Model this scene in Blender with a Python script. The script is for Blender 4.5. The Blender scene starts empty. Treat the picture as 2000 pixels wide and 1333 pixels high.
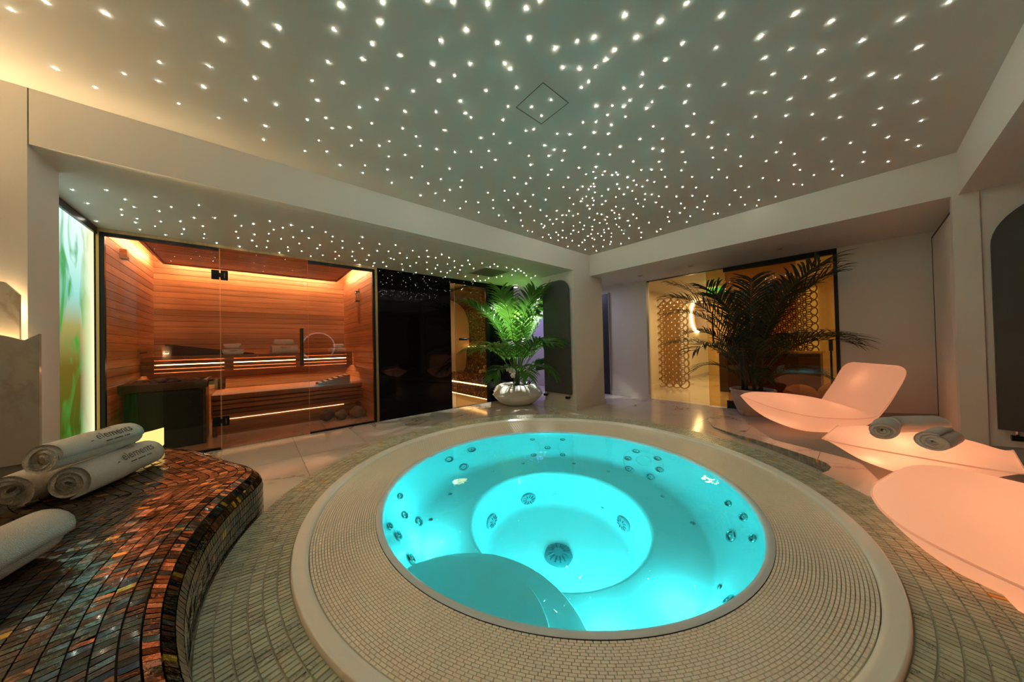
import bpy, bmesh, math, random
from mathutils import Vector, Matrix, noise
random.seed(7)
PI = math.pi
sc = bpy.context.scene
COL = sc.collection

# ---------------------------------------------------------------- camera, world, exposure
H = 1.05
FPX, YAW, PITCH, ROLL = 588.0, math.radians(49.2), math.radians(0.67), math.radians(-1.3)
fw = Vector((math.cos(YAW)*math.cos(PITCH), math.sin(YAW)*math.cos(PITCH), math.sin(PITCH)))
rt = fw.cross(Vector((0, 0, 1))).normalized()
up = rt.cross(fw)
r2 = rt*math.cos(ROLL)+up*math.sin(ROLL)
u2 = up*math.cos(ROLL)-rt*math.sin(ROLL)
cam_d = bpy.data.cameras.new('camera')
cam_d.sensor_width = 36
cam_d.lens = FPX/2000*36
cam_d.clip_start = 0.02
cam = bpy.data.objects.new('camera', cam_d)
cam.matrix_world = Matrix(((r2.x, u2.x, -fw.x, 0), (r2.y, u2.y, -fw.y, 0), (r2.z, u2.z, -fw.z, H), (0, 0, 0, 1)))
COL.objects.link(cam)
sc.camera = cam
w = bpy.data.worlds.new('world')
sc.world = w
w.use_nodes = True
w.node_tree.nodes['Background'].inputs[0].default_value = (0.02, 0.018, 0.015, 1)
w.node_tree.nodes['Background'].inputs[1].default_value = 0.15
vs = sc.view_settings
vs.view_transform = 'Standard'
vs.look = 'None'
vs.gamma = 1
vs.use_curve_mapping = False
vs.exposure = 0.0
sc.cycles.use_denoising = True
sc.cycles.max_bounces = 14
sc.cycles.transparent_max_bounces = 16
sc.cycles.diffuse_bounces = 6
sc.cycles.glossy_bounces = 5
sc.cycles.transmission_bounces = 8
sc.cycles.sample_clamp_indirect = 30
# light strengths in one place
L_STAR, L_COVE, L_SAUNA, L_PANEL, L_LOUNGE, L_TUB = 330, 110, 60, 1.2, .50, 5.8
L_PLANT, L_VIOLET, L_STEAM, L_GOLD = 420, 14, 18, 34

# ---------------------------------------------------------------- materials
MATS = {}
def nmat(name):
    m = bpy.data.materials.new(name)
    m.use_nodes = True
    nt = m.node_tree
    b = nt.nodes['Principled BSDF']
    MATS[name] = m
    return m, nt, b
def N(nt, t, **kw):
    n = nt.nodes.new(t)
    for k, v in kw.items():
        if k.startswith('i_'):
            n.inputs[int(k[2:]) if k[2:].isdigit() else k[2:]].default_value = v
        else:
            setattr(n, k, v)
    return n
def plain(name, col, rough=.5, metal=0., bump=0., bscale=40, spec=None):
    m, nt, b = nmat(name)
    b.inputs['Base Color'].default_value = (*col, 1)
    b.inputs['Roughness'].default_value = rough
    b.inputs['Metallic'].default_value = metal
    if spec is not None:
        b.inputs['Specular IOR Level'].default_value = spec
    if bump:
        tc = N(nt, 'ShaderNodeTexCoord')
        no = N(nt, 'ShaderNodeTexNoise')
        no.inputs['Scale'].default_value = bscale
        no.inputs['Detail'].default_value = 4
        bp = N(nt, 'ShaderNodeBump')
        bp.inputs['Strength'].default_value = bump
        bp.inputs['Distance'].default_value = .01
        nt.links.new(tc.outputs['Object'], no.inputs['Vector'])
        nt.links.new(no.outputs['Fac'], bp.inputs['Height'])
        nt.links.new(bp.outputs['Normal'], b.inputs['Normal'])
    return m
def ramp(nt, stops):
    r = N(nt, 'ShaderNodeValToRGB')
    e = r.color_ramp.elements
    while len(e) < len(stops):
        e.new(.5)
    for i, (p, c) in enumerate(stops):
        e[i].position = p
        e[i].color = (*c, 1) if len(c) == 3 else c
    return r
def emit(name, col, s):
    m = bpy.data.materials.new(name)
    m.use_nodes = True
    nt = m.node_tree
    nt.nodes.clear()
    e = N(nt, 'ShaderNodeEmission')
    e.inputs[0].default_value = (*col, 1)
    e.inputs[1].default_value = s
    o = N(nt, 'ShaderNodeOutputMaterial')
    nt.links.new(e.outputs[0], o.inputs[0])
    MATS[name] = m
    return m
def thin_glass(name, tint, ior=1.5, rough=0.0, gl=(1, 1, 1)):
    m = bpy.data.materials.new(name)
    m.use_nodes = True
    nt = m.node_tree
    nt.nodes.clear()
    f = N(nt, 'ShaderNodeFresnel')
    f.inputs[0].default_value = ior
    t = N(nt, 'ShaderNodeBsdfTransparent')
    t.inputs[0].default_value = (*tint, 1)
    g = N(nt, 'ShaderNodeBsdfGlossy')
    g.inputs['Color'].default_value = (*gl, 1)
    g.inputs['Roughness'].default_value = rough
    mx = N(nt, 'ShaderNodeMixShader')
    o = N(nt, 'ShaderNodeOutputMaterial')
    nt.links.new(f.outputs[0], mx.inputs[0])
    nt.links.new(t.outputs[0], mx.inputs[1])
    nt.links.new(g.outputs[0], mx.inputs[2])
    nt.links.new(mx.outputs[0], o.inputs[0])
    MATS[name] = m
    return m
def wood(name, dark, light, axis=0, rough=.5, vary=.35):
    m, nt, b = nmat(name)
    tc = N(nt, 'ShaderNodeTexCoord')
    oi = N(nt, 'ShaderNodeObjectInfo')
    add = N(nt, 'ShaderNodeVectorMath', operation='MULTIPLY_ADD')
    comb = N(nt, 'ShaderNodeCombineXYZ')
    for i in range(3):
        nt.links.new(oi.outputs['Random'], comb.inputs[i])
    nt.links.new(comb.outputs[0], add.inputs[0])
    add.inputs[1].default_value = (17, 31, 23)
    nt.links.new(tc.outputs['Object'], add.inputs[2])
    mp = N(nt, 'ShaderNodeMapping')
    s = [38, 38, 38]
    s[axis] = 1.6
    mp.inputs['Scale'].default_value = s
    no = N(nt, 'ShaderNodeTexNoise')
    no.inputs['Scale'].default_value = 1
    no.inputs['Detail'].default_value = 5
    no.inputs['Distortion'].default_value = .6
    nt.links.new(add.outputs[0], mp.inputs[0])
    nt.links.new(mp.outputs[0], no.inputs['Vector'])
    r = ramp(nt, [(.3, dark), (.7, light)])
    nt.links.new(no.outputs['Fac'], r.inputs[0])
    mr = N(nt, 'ShaderNodeMapRange')
    mr.inputs['To Min'].default_value = 1-vary
    mr.inputs['To Max'].default_value = 1.12
    nt.links.new(oi.outputs['Random'], mr.inputs['Value'])
    mul = N(nt, 'ShaderNodeVectorMath', operation='SCALE')
    nt.links.new(r.outputs[0], mul.inputs[0])
    nt.links.new(mr.outputs[0], mul.inputs['Scale'])
    nt.links.new(mul.outputs[0], b.inputs['Base Color'])
    b.inputs['Roughness'].default_value = rough
    bp = N(nt, 'ShaderNodeBump')
    bp.inputs['Strength'].default_value = .15
    bp.inputs['Distance'].default_value = .004
    nt.links.new(no.outputs['Fac'], bp.inputs['Height'])
    nt.links.new(bp.outputs[0], b.inputs['Normal'])
    return m
def marble(name, base, vein, scale=1.2, rough=.18, width=.03, rnd=False, attr=False, cloud=.12):
    m, nt, b = nmat(name)
    tc = N(nt, 'ShaderNodeTexCoord')
    vec = tc.outputs['Object']
    if rnd:
        oi = N(nt, 'ShaderNodeObjectInfo')
        comb = N(nt, 'ShaderNodeCombineXYZ')
        for i in range(3):
            nt.links.new(oi.outputs['Random'], comb.inputs[i])
        add = N(nt, 'ShaderNodeVectorMath', operation='MULTIPLY_ADD')
        nt.links.new(comb.outputs[0], add.inputs[0])
        add.inputs[1].default_value = (9, 5, 7)
        nt.links.new(tc.outputs['Object'], add.inputs[2])
        vec = add.outputs[0]
    no = N(nt, 'ShaderNodeTexNoise')
    no.inputs['Scale'].default_value = scale
    no.inputs['Detail'].default_value = 7
    no.inputs['Roughness'].default_value = .62
    no.inputs['Distortion'].default_value = .8
    nt.links.new(vec, no.inputs['Vector'])
    r = ramp(nt, [(.5-width, (0, 0, 0)), (.5, (1, 1, 1)), (.5+width*.7, (0, 0, 0))])
    nt.links.new(no.outputs['Fac'], r.inputs[0])
    n2 = N(nt, 'ShaderNodeTexNoise')
    n2.inputs['Scale'].default_value = scale*.8
    n2.inputs['Detail'].default_value = 3
    nt.links.new(vec, n2.inputs['Vector'])
    gate = ramp(nt, [(.46, (0, 0, 0)), (.6, (1, 1, 1))])
    nt.links.new(n2.outputs['Fac'], gate.inputs[0])
    mu = N(nt, 'ShaderNodeMath', operation='MULTIPLY')
    nt.links.new(r.outputs[0], mu.inputs[0])
    nt.links.new(gate.outputs[0], mu.inputs[1])
    mc = N(nt, 'ShaderNodeMixRGB')
    mc.inputs[1].default_value = (*base, 1)
    mc.inputs[2].default_value = tuple(c*(1-cloud*2.2) for c in base)+(1,)
    nt.links.new(n2.outputs['Fac'], mc.inputs[0])
    src = mc.outputs[0]
    if attr:
        at = N(nt, 'ShaderNodeAttribute', attribute_name='Col')
        m2 = N(nt, 'ShaderNodeMixRGB', blend_type='MULTIPLY')
        m2.inputs[0].default_value = 1
        nt.links.new(src, m2.inputs[1])
        nt.links.new(at.outputs['Color'], m2.inputs[2])
        src = m2.outputs[0]
    mx = N(nt, 'ShaderNodeMixRGB')
    nt.links.new(mu.outputs[0], mx.inputs[0])
    nt.links.new(src, mx.inputs[1])
    mx.inputs[2].default_value = (*vein, 1)
    nt.links.new(mx.outputs[0], b.inputs['Base Color'])
    b.inputs['Roughness'].default_value = rough
    return m

PAINT = plain('wall paint', (.62, .57, .50), .62, bump=.04, bscale=60)
PAINTC = plain('ceiling paint', (.58, .53, .46), .7, bump=.03, bscale=50)
BLACKM = plain('black metal', (.012, .012, .012), .35, .6)
BLACKG = plain('black glass', (.003, .003, .003), .03, spec=.16)
RAD = plain('anthracite radiator enamel', (.06, .062, .058), .45)
WOODS = wood('cedar plank', (.42, .19, .07), (.66, .33, .13), 0)
WOODC = wood('dark cedar', (.22, .075, .022), (.42, .16, .05), 0)
WOODB = wood('bench cedar', (.36, .15, .05), (.58, .27, .10), 0, .4)
WOODK = wood('darkest cedar', (.055, .022, .009), (.10, .042, .016), 0, .5)  # darkest of the cedar tones, for the heater rail
WOODT = wood('oak trim', (.30, .17, .06), (.42, .26, .10), 2, .5, .1)
BRASS = plain('brass trim', (.42, .28, .10), .35, .8)
GLASS = thin_glass('clear glass', (.93, .95, .93))
GLASSE = plain('lit glass edge', (.9, .45, .22), .2)  # sauna light caught by the pane edges is put into this orange
AMBER = thin_glass('amber glass', (.64, .42, .14), 1.55)
AMBER1 = thin_glass('pale amber glass', (.93, .82, .58), 1.5)
STEAMG = thin_glass('bronze glass', (.80, .62, .36), 1.5)
MARF = marble('floor marble', (.74, .66, .55), (.14, .085, .05), 1.3, .13, .016, True)
GROUT = plain('grout', (.30, .27, .22), .8)
MARW = marble('wall marble', (.52, .45, .36), (.33, .27, .20), 1.6, .12, .05)
MOSM = marble('pool mosaic', (.58, .57, .42), (.10, .10, .08), 26, .28, .022, False, True, .10)
MOSG = plain('mosaic grout', (.46, .43, .32), .8)
WHITEA = plain('white acrylic', (.88, .82, .70), .22)
SHELL = plain('tub acrylic', (.62, .68, .68), .25)
GRATE = plain('grate plastic', (.88, .80, .65), .38)
GRATED = plain('grate channel', (.02, .03, .025), .6)
CHROME = plain('chrome', (.55, .56, .56), .12, 1.0)
JETD = plain('jet dark', (.02, .04, .05), .3)
TERRY = plain('terry cloth', (.86, .81, .72), .95, bump=.9, bscale=420)
TERRYS = plain('terry cloth dark seam', (.42, .38, .31), .95)
INK = plain('embroidery thread', (.10, .075, .045), .8)
STONE = plain('dark lava stone', (.07, .06, .055), .75, bump=.6, bscale=30)
BOULD = marble('boulder stone', (.28, .21, .15), (.12, .08, .05), 9, .6, .06)
POTW = plain('white planter', (.80, .76, .68), .5)
TERRA = marble('worn clay', (.46, .33, .26), (.62, .55, .48), 7, .8, .12)
SOIL = plain('soil', (.05, .032, .02), .95, bump=.8, bscale=60)
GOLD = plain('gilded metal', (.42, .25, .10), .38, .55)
ORCH = plain('orchid petal', (.86, .84, .78), .55)
ORCY = plain('orchid lip', (.75, .5, .06), .5)
STEM = plain('plant stem', (.05, .10, .02), .5)
def leafmat(name, c1, c2):
    m, nt, b = nmat(name)
    oi = N(nt, 'ShaderNodeObjectInfo')
    r = ramp(nt, [(0, c1), (1, c2)])
    nt.links.new(oi.outputs['Random'], r.inputs[0])
    nt.links.new(r.outputs[0], b.inputs['Base Color'])
    b.inputs['Roughness'].default_value = .38
    tr = N(nt, 'ShaderNodeBsdfTranslucent')
    nt.links.new(r.outputs[0], tr.inputs[0])
    mx = N(nt, 'ShaderNodeMixShader')
    mx.inputs[0].default_value = .35
    out = [n for n in nt.nodes if n.type == 'OUTPUT_MATERIAL'][0]
    nt.links.new(b.outputs[0], mx.inputs[1])
    nt.links.new(tr.outputs[0], mx.inputs[2])
    nt.links.new(mx.outputs[0], out.inputs[0])
    return m
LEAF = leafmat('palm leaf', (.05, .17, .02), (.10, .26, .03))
LEAFD = leafmat('shaded palm leaf', (.014, .026, .008), (.022, .038, .010))  # silhouette shade put into these darker greens

def colattr(name, rough, metal, coat=0., bumpy=0.):
    m, nt, b = nmat(name)
    at = N(nt, 'ShaderNodeAttribute', attribute_name='Col')
    nt.links.new(at.outputs['Color'], b.inputs['Base Color'])
    b.inputs['Roughness'].default_value = rough
    b.inputs['Metallic'].default_value = metal
    b.inputs['Coat Weight'].default_value = coat
    b.inputs['Coat Roughness'].default_value = .05
    if bumpy:
        tc = N(nt, 'ShaderNodeTexCoord')
        no = N(nt, 'ShaderNodeTexNoise')
        no.inputs['Scale'].default_value = 70
        bp = N(nt, 'ShaderNodeBump')
        bp.inputs['Strength'].default_value = bumpy
        bp.inputs['Distance'].default_value = .004
        nt.links.new(tc.outputs['Object'], no.inputs['Vector'])
        nt.links.new(no.outputs['Fac'], bp.inputs['Height'])
        nt.links.new(bp.outputs[0], b.inputs['Normal'])
    return m
IRID = colattr('iridescent glass mosaic', .085, .65, .5, .35)
IRIDG = plain('dark grout', (.035, .028, .02), .75)
STEAMT = colattr('bronze mosaic', .22, .5, .3)

def lounge_mat():
    m, nt, b = nmat('glowing polyethylene')
    nt.nodes.remove(b)
    out = [n for n in nt.nodes if n.type == 'OUTPUT_MATERIAL'][0]
    tr = N(nt, 'ShaderNodeBsdfTranslucent')
    tr.inputs[0].default_value = (.95, .80, .70, 1)
    di = N(nt, 'ShaderNodeBsdfDiffuse')
    di.inputs[0].default_value = (.80, .68, .60, 1)
    mx = N(nt, 'ShaderNodeMixShader')
    mx.inputs[0].default_value = .35
    em = N(nt, 'ShaderNodeEmission')
    em.inputs[0].default_value = (1, .42, .22, 1)
    em.inputs[1].default_value = .22
    ad = N(nt, 'ShaderNodeAddShader')
    nt.links.new(tr.outputs[0], mx.inputs[1])
    nt.links.new(di.outputs[0], mx.inputs[2])
    nt.links.new(mx.outputs[0], ad.inputs[0])
    nt.links.new(em.outputs[0], ad.inputs[1])
    nt.links.new(ad.outputs[0], out.inputs[0])
    return m
LOUNGE = lounge_mat()

def panel_mat():
    m = bpy.data.materials.new('backlit leaf print')
    m.use_nodes = True
    nt = m.node_tree
    nt.nodes.clear()
    tc = N(nt, 'ShaderNodeTexCoord')
    sp = N(nt, 'ShaderNodeSeparateXYZ')
    nt.links.new(tc.outputs['Object'], sp.inputs[0])
    mr = N(nt, 'ShaderNodeMapRange')
    mr.inputs['From Min'].default_value = 0
    mr.inputs['From Max'].default_value = 2.13
    nt.links.new(sp.outputs[2], mr.inputs[0])
    base = ramp(nt, [(0, (.13, .30, .03)), (.22, (.05, .075, .006)), (.45, (.14, .10, .012)), (.60, (.34, .30, .09)), (.72, (.30, .66, .58)), (1, (.78, 1.0, .92))])
    nt.links.new(mr.outputs[0], base.inputs[0])
    no = N(nt, 'ShaderNodeTexNoise')
    no.inputs['Scale'].default_value = 3.2
    no.inputs['Detail'].default_value = 2.5
    no.inputs['Distortion'].default_value = 1.2
    mpp = N(nt, 'ShaderNodeMapping')
    mpp.inputs['Rotation'].default_value = (.5, 0, 0)
    mpp.inputs['Scale'].default_value = (1, 1.6, .62)
    mpp.inputs['Location'].default_value = (0, .35, .2)
    nt.links.new(tc.outputs['Object'], mpp.inputs[0])
    nt.links.new(mpp.outputs[0], no.inputs['Vector'])
    lf = ramp(nt, [(.46, (0, 0, 0)), (.68, (.9, .9, .9))])
    nt.links.new(no.outputs['Fac'], lf.inputs[0])
    mx = N(nt, 'ShaderNodeMixRGB')
    nt.links.new(lf.outputs[0], mx.inputs[0])
    nt.links.new(base.outputs[0], mx.inputs[1])
    mx.inputs[2].default_value = (.04, .30, .04, 1)
    # pale strip towards the sauna end of the print
    ed = N(nt, 'ShaderNodeMapRange')
    ed.inputs['From Min'].default_value = 4.14
    ed.inputs['From Max'].default_value = 4.44
    nt.links.new(sp.outputs[1], ed.inputs[0])
    m2 = N(nt, 'ShaderNodeMixRGB')
    nt.links.new(ed.outputs[0], m2.inputs[0])
    nt.links.new(mx.outputs[0], m2.inputs[1])
    m2.inputs[2].default_value = (.95, .92, .55, 1)
    e = N(nt, 'ShaderNodeEmission')
    e.inputs[1].default_value = L_PANEL
    nt.links.new(m2.outputs[0], e.inputs[0])
    o = N(nt, 'ShaderNodeOutputMaterial')
    nt.links.new(e.outputs[0], o.inputs[0])
    return m
PANEL = panel_mat()
def water_mat():
    m = bpy.data.materials.new('pool water')
    m.use_nodes = True
    nt = m.node_tree
    nt.nodes.clear()
    g = N(nt, 'ShaderNodeBsdfGlass')
    g.inputs['IOR'].default_value = 1.33
    g.inputs['Roughness'].default_value = 0
    g.inputs['Color'].default_value = (.50, .98, 1, 1)
    tc = N(nt, 'ShaderNodeTexCoord')
    no = N(nt, 'ShaderNodeTexNoise')
    no.inputs['Scale'].default_value = 9
    no.inputs['Detail'].default_value = 2
    bp = N(nt, 'ShaderNodeBump')
    bp.inputs['Strength'].default_value = .10
    bp.inputs['Distance'].default_value = .012
    nt.links.new(tc.outputs['Object'], no.inputs['Vector'])
    nt.links.new(no.outputs['Fac'], bp.inputs['Height'])
    nt.links.new(bp.outputs[0], g.inputs['Normal'])
    o = N(nt, 'ShaderNodeOutputMaterial')
    nt.links.new(g.outputs[0], o.inputs[0])
    return m
WATER = water_mat()
E_STAR = emit('fibre light', (.97, 1.0, .84), L_STAR)
E_UP = emit('uplighter glow', (1, .74, .42), 330)
E_COVE = emit('warm cove strip', (1, .70, .36), L_COVE)
E_SAUNA = emit('sauna strip', (1, .50, .24), L_SAUNA)
E_SAUNAD = emit('sauna low strip', (1, .55, .26), 7)
E_SAUNAC = emit('sauna cove strip', (1, .50, .27), 125)
E_SAUNAF = emit('sauna front strip', (1, .50, .20), 12)
E_STEAM = emit('steam strip', (1, .62, .26), L_STEAM)
E_GOLD = emit('mirror halo', (1, .72, .36), L_GOLD)
E_SPOT = emit('spot lens', (.95, 1, .85), 60)
E_CANDLE = emit('candle glow', (1, .72, .22), 1.3)
E_EXIT = emit('exit green', (.02, 1, .12), 2.2)

# ---------------------------------------------------------------- mesh helpers
def mesh_obj(name, verts, faces, mats, parent=None, cols=None, mids=None, smooth=False, loc=None):
    me = bpy.data.meshes.new(name)
    me.from_pydata([tuple(v) for v in verts], [], faces)
    if not isinstance(mats, (list, tuple)):
        mats = [mats]
    for m in mats:
        me.materials.append(m)
    if mids:
        me.polygons.foreach_set('material_index', mids)
    if smooth:
        me.polygons.foreach_set('use_smooth', [True]*len(me.polygons))
    if cols:
        at = me.color_attributes.new('Col', 'FLOAT_COLOR', 'CORNER')
        buf = []
        for p, c in zip(me.polygons, cols):
            for _ in p.vertices:
                buf.extend((c[0], c[1], c[2], 1))
        at.data.foreach_set('color', buf)
    me.update()
    return link(name, me, parent, loc)
def link(name, me, parent=None, loc=None):
    o = bpy.data.objects.new(name, me)
    COL.objects.link(o)
    if parent is not None:
        o.parent = parent
    if loc is not None:
        o.location = loc
    return o
def tag(o, label=None, cat=None, group=None, kind=None):
    if label: o['label'] = label
    if cat: o['category'] = cat
    if group: o['group'] = group
    if kind: o['kind'] = kind
    return o
def thing(name, label, cat, loc=(0, 0, 0), rz=0, group=None):
    o = bpy.data.objects.new(name, None)
    COL.objects.link(o)
    o.empty_display_size = .1
    o.location = loc
    o.rotation_euler = (0, 0, rz)
    return tag(o, label, cat, group)
class MB:
    def __init__(s):
        s.v, s.f, s.c, s.m = [], [], [], []
    def add(s, vs, fs, col=None, mid=0):
        k = len(s.v)
        s.v.extend(vs)
        for f in fs:
            s.f.append(tuple(i+k for i in f))
            s.c.append(col or (1, 1, 1))
            s.m.append(mid)
    def box(s, x0, y0, z0, x1, y1, z1, col=None, mid=0):
        vs = [(x0, y0, z0), (x1, y0, z0), (x1, y1, z0), (x0, y1, z0), (x0, y0, z1), (x1, y0, z1), (x1, y1, z1), (x0, y1, z1)]
        s.add(vs, BOXF, col, mid)
        return s
    def bbox(s, x0, y0, z0, x1, y1, z1, b, mid=0):
        bm = bmesh.new()
        bmesh.ops.create_cube(bm, size=1)
        for v in bm.verts:
            v.co = Vector(((x0+x1)/2+v.co.x*(x1-x0), (y0+y1)/2+v.co.y*(y1-y0), (z0+z1)/2+v.co.z*(z1-z0)))
        bmesh.ops.bevel(bm, geom=bm.edges[:], offset=b, segments=2, profile=.6, affect='EDGES')
        s.addbm(bm, mid)
        return s
    def addbm(s, bm, mid=0):
        bm.verts.ensure_lookup_table()
        bm.verts.index_update()
        s.add([v.co.copy() for v in bm.verts], [tuple(v.index for v in f.verts) for f in bm.faces], None, mid)
        bm.free()
    def tube(s, pts, r, n=8, mid=0, cap=True, col=None):
        pts = [Vector(p) for p in pts]
        rings = []
        pv = None
        for i, p in enumerate(pts):
            d = (pts[min(i+1, len(pts)-1)]-pts[max(i-1, 0)]).normalized()
            a = Vector((0, 0, 1)) if abs(d.z) < .9 else Vector((1, 0, 0))
            if pv is not None: a = pv
            x = (a-d*a.dot(d)).normalized()
            pv = x
            y = d.cross(x)
            rr = r[i] if isinstance(r, (list, tuple)) else r
            rings.append([p+x*math.cos(2*PI*k/n)*rr+y*math.sin(2*PI*k/n)*rr for k in range(n)])
        vs = [q for R_ in rings for q in R_]
        fs = []
        for i in range(len(rings)-1):
            for k in range(n):
                k2 = (k+1) % n
                fs.append((i*n+k, i*n+k2, (i+1)*n+k2, (i+1)*n+k))
        if cap:
            fs.append(tuple(range(n))[::-1])
            fs.append(tuple(range((len(rings)-1)*n, len(rings)*n)))
        s.add(vs, fs, col, mid)
        return s
    def lathe(s, prof, n=48, c=(0, 0), mid=0, cap0=False, cap1=False, a0=0., a1=2*PI):
        full = abs(a1-a0-2*PI) < 1e-6
        cnt = n if full else n+1
        vs = []
        for (r, z) in prof:
            for k in range(cnt):
                a = a0+(a1-a0)*k/n
                vs.append((c[0]+r*math.cos(a), c[1]+r*math.sin(a), z))
        fs = []
        for i in range(len(prof)-1):
            for k in range(n):
                k2 = (k+1) % cnt
                fs.append((i*cnt+k, i*cnt+k2, (i+1)*cnt+k2, (i+1)*cnt+k))
        if cap0: fs.append(tuple(range(cnt))[::-1])
        if cap1: fs.append(tuple(range((len(prof)-1)*cnt, len(prof)*cnt)))
        s.add(vs, fs, None, mid)
        return s
    def prism(s, poly, z0, z1, mid=0, zf=None, col=None):
        n = len(poly)
        vs = [(x, y, z0) for x, y in poly]+[(x, y, zf(x, y) if zf else z1) for x, y in poly]
        fs = [tuple(range(n))[::-1], tuple(range(n, 2*n))]+[(i, (i+1) % n, (i+1) % n+n, i+n) for i in range(n)]
        s.add(vs, fs, col, mid)
        return s
    def build(s, name, mats, parent=None, smooth=False, loc=None, color=False):
        return mesh_obj(name, s.v, s.f, mats, parent, s.c if color else None, s.m if isinstance(mats, (list, tuple)) and len(mats) > 1 else None, smooth, loc)
BOXF = [(0, 3, 2, 1), (4, 5, 6, 7), (0, 1, 5, 4), (1, 2, 6, 5), (2, 3, 7, 6), (3, 0, 4, 7)]
def box(name, x0, y0, z0, x1, y1, z1, m, parent=None):
    return MB().box(x0, y0, z0, x1, y1, z1).build(name, m, parent)
def rbox(name, x0, y0, z0, x1, y1, z1, b, m, parent=None):
    return MB().bbox(x0, y0, z0, x1, y1, z1, b).build(name, m, parent, smooth=False)
def struct(o):
    o['kind'] = 'structure'
    return o
def area(name, loc, rot, sx, sy, power, col, parent=None):
    d = bpy.data.lights.new(name, 'AREA')
    d.shape = 'RECTANGLE'
    d.size, d.size_y, d.energy, d.color = sx, sy, power, col
    o = bpy.data.objects.new(name, d)
    COL.objects.link(o)
    o.location = loc
    o.rotation_euler = rot
    return o
def point(name, loc, power, col, r=.04):
    d = bpy.data.lights.new(name, 'POINT')
    d.energy, d.color, d.shadow_soft_size = power, col, r
    o = bpy.data.objects.new(name, d)
    COL.objects.link(o)
    o.location = loc
    return o
def spot(name, loc, target, power, col, ang, r=.03, blend=.5):
    d = bpy.data.lights.new(name, 'SPOT')
    d.energy, d.color, d.shadow_soft_size, d.spot_size, d.spot_blend = power, col, r, math.radians(ang), blend
    o = bpy.data.objects.new(name, d)
    COL.objects.link(o)
    o.location = loc
    o.rotation_euler = (Vector(target)-Vector(loc)).to_track_quat('-Z', 'Y').to_euler()
    return o

def catmull(P, n):
    out = []
    for i in range(len(P)-1):
        p0, p1, p2, p3 = P[max(i-1, 0)], P[i], P[i+1], P[min(i+2, len(P)-1)]
        for k in range(n):
            t = k/n
            out.append(tuple(.5*((2*b)+(-a+c)*t+(2*a-5*b+4*c-d_)*t*t+(-a+3*b-3*c+d_)*t**3) for a, b, c, d_ in zip(p0, p1, p2, p3)))
    out.append(P[-1])
    return out
def resample(P, step):
    L = [0]
    for a, b in zip(P, P[1:]):
        L.append(L[-1]+math.hypot(b[0]-a[0], b[1]-a[1]))
    n = max(2, int(L[-1]/step))
    out, j = [], 0
    for k in range(n+1):
        s = L[-1]*k/n
        while j < len(L)-2 and L[j+1] < s: j += 1
        t = (s-L[j])/max(1e-9, L[j+1]-L[j])
        out.append((P[j][0]+(P[j+1][0]-P[j][0])*t, P[j][1]+(P[j+1][1]-P[j][1])*t))
    return out

# ================================================================ SETTING
TC = (1.298, 1.144)          # hot tub centre
R_PL, R_RING, R_GR, R_IN = 1.421, 1.213, 1.162, .934
ZP = .32                     # plinth top
YB, YS = 2.9, 4.495          # beam plane, glass front plane
ZC, ZS = 2.494, 2.19         # star ceiling, soffits
XB, XR, YR = 4.24, 5.5, -.53
def zfl(x, y):               # lounger floor, a gentle ramp
    t = max(0., 1.4-y)
    return .05*t+.018*t*t

# -- main floor: slab plus marble slabs, a hole under the tub
def rect_minus_tub(mb, x0, y0, x1, y1, z0, z1, step=.12, rad=1.22):
    cx, cy = TC
    nx, ny = max(1, int((x1-x0)/step)), max(1, int((y1-y0)/step))
    far = min(max(abs(x0-cx), abs(x1-cx)), 9) > 9
    dx = max(x0-cx, 0, cx-x1)
    dy = max(y0-cy, 0, cy-y1)
    if math.hypot(dx, dy) > rad+.02:
        mb.box(x0, y0, z0, x1, y1, z1)
        return True
    any_ = False
    for i in range(nx):
        for j in range(ny):
            a0, a1 = x0+(x1-x0)*i/nx, x0+(x1-x0)*(i+1)/nx
            b0, b1 = y0+(y1-y0)*j/ny, y0+(y1-y0)*(j+1)/ny
            if math.hypot((a0+a1)/2-cx, (b0+b1)/2-cy) > rad:
                mb.box(a0, b0, z0, a1, b1, z1)
                any_ = True
    return any_
mb = MB()
rect_minus_tub(mb, -2.7, -2.4, 6.2, 6.4, -.12, -.004, .15)
floor = struct(mb.build('floor', GROUT))
GX = [-1.44, -.84, -.25, .352, .952, 1.552, 2.152, 2.752, 3.352, 3.952, 4.552, 5.152, 5.7]
GY = [-.95, .25, 1.37, 2.48, 3.597, 4.49]
for i in range(len(GX)-1):
    for j in range(len(GY)-1):
        mb = MB()
        g = .0018
        if rect_minus_tub(mb, GX[i]+g, GY[j]+g, GX[i+1]-g, GY[j+1]-g, -.012, 0, .1):
            mb.build('marble_tile', MARF, floor)
for (x0, x1, y0, y1) in ((3.95, 5.5, 4.494, 6.3), (5.7, 8.2, 1.3, 3.2), (5.7, 8.2, -.6, 1.3), (8.2, 10.5, 1.3, 3.2)):
    MB().box(x0, y0, -.012, x1-.003, y1-.003, 0).build('marble_tile', MARF, floor)

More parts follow.
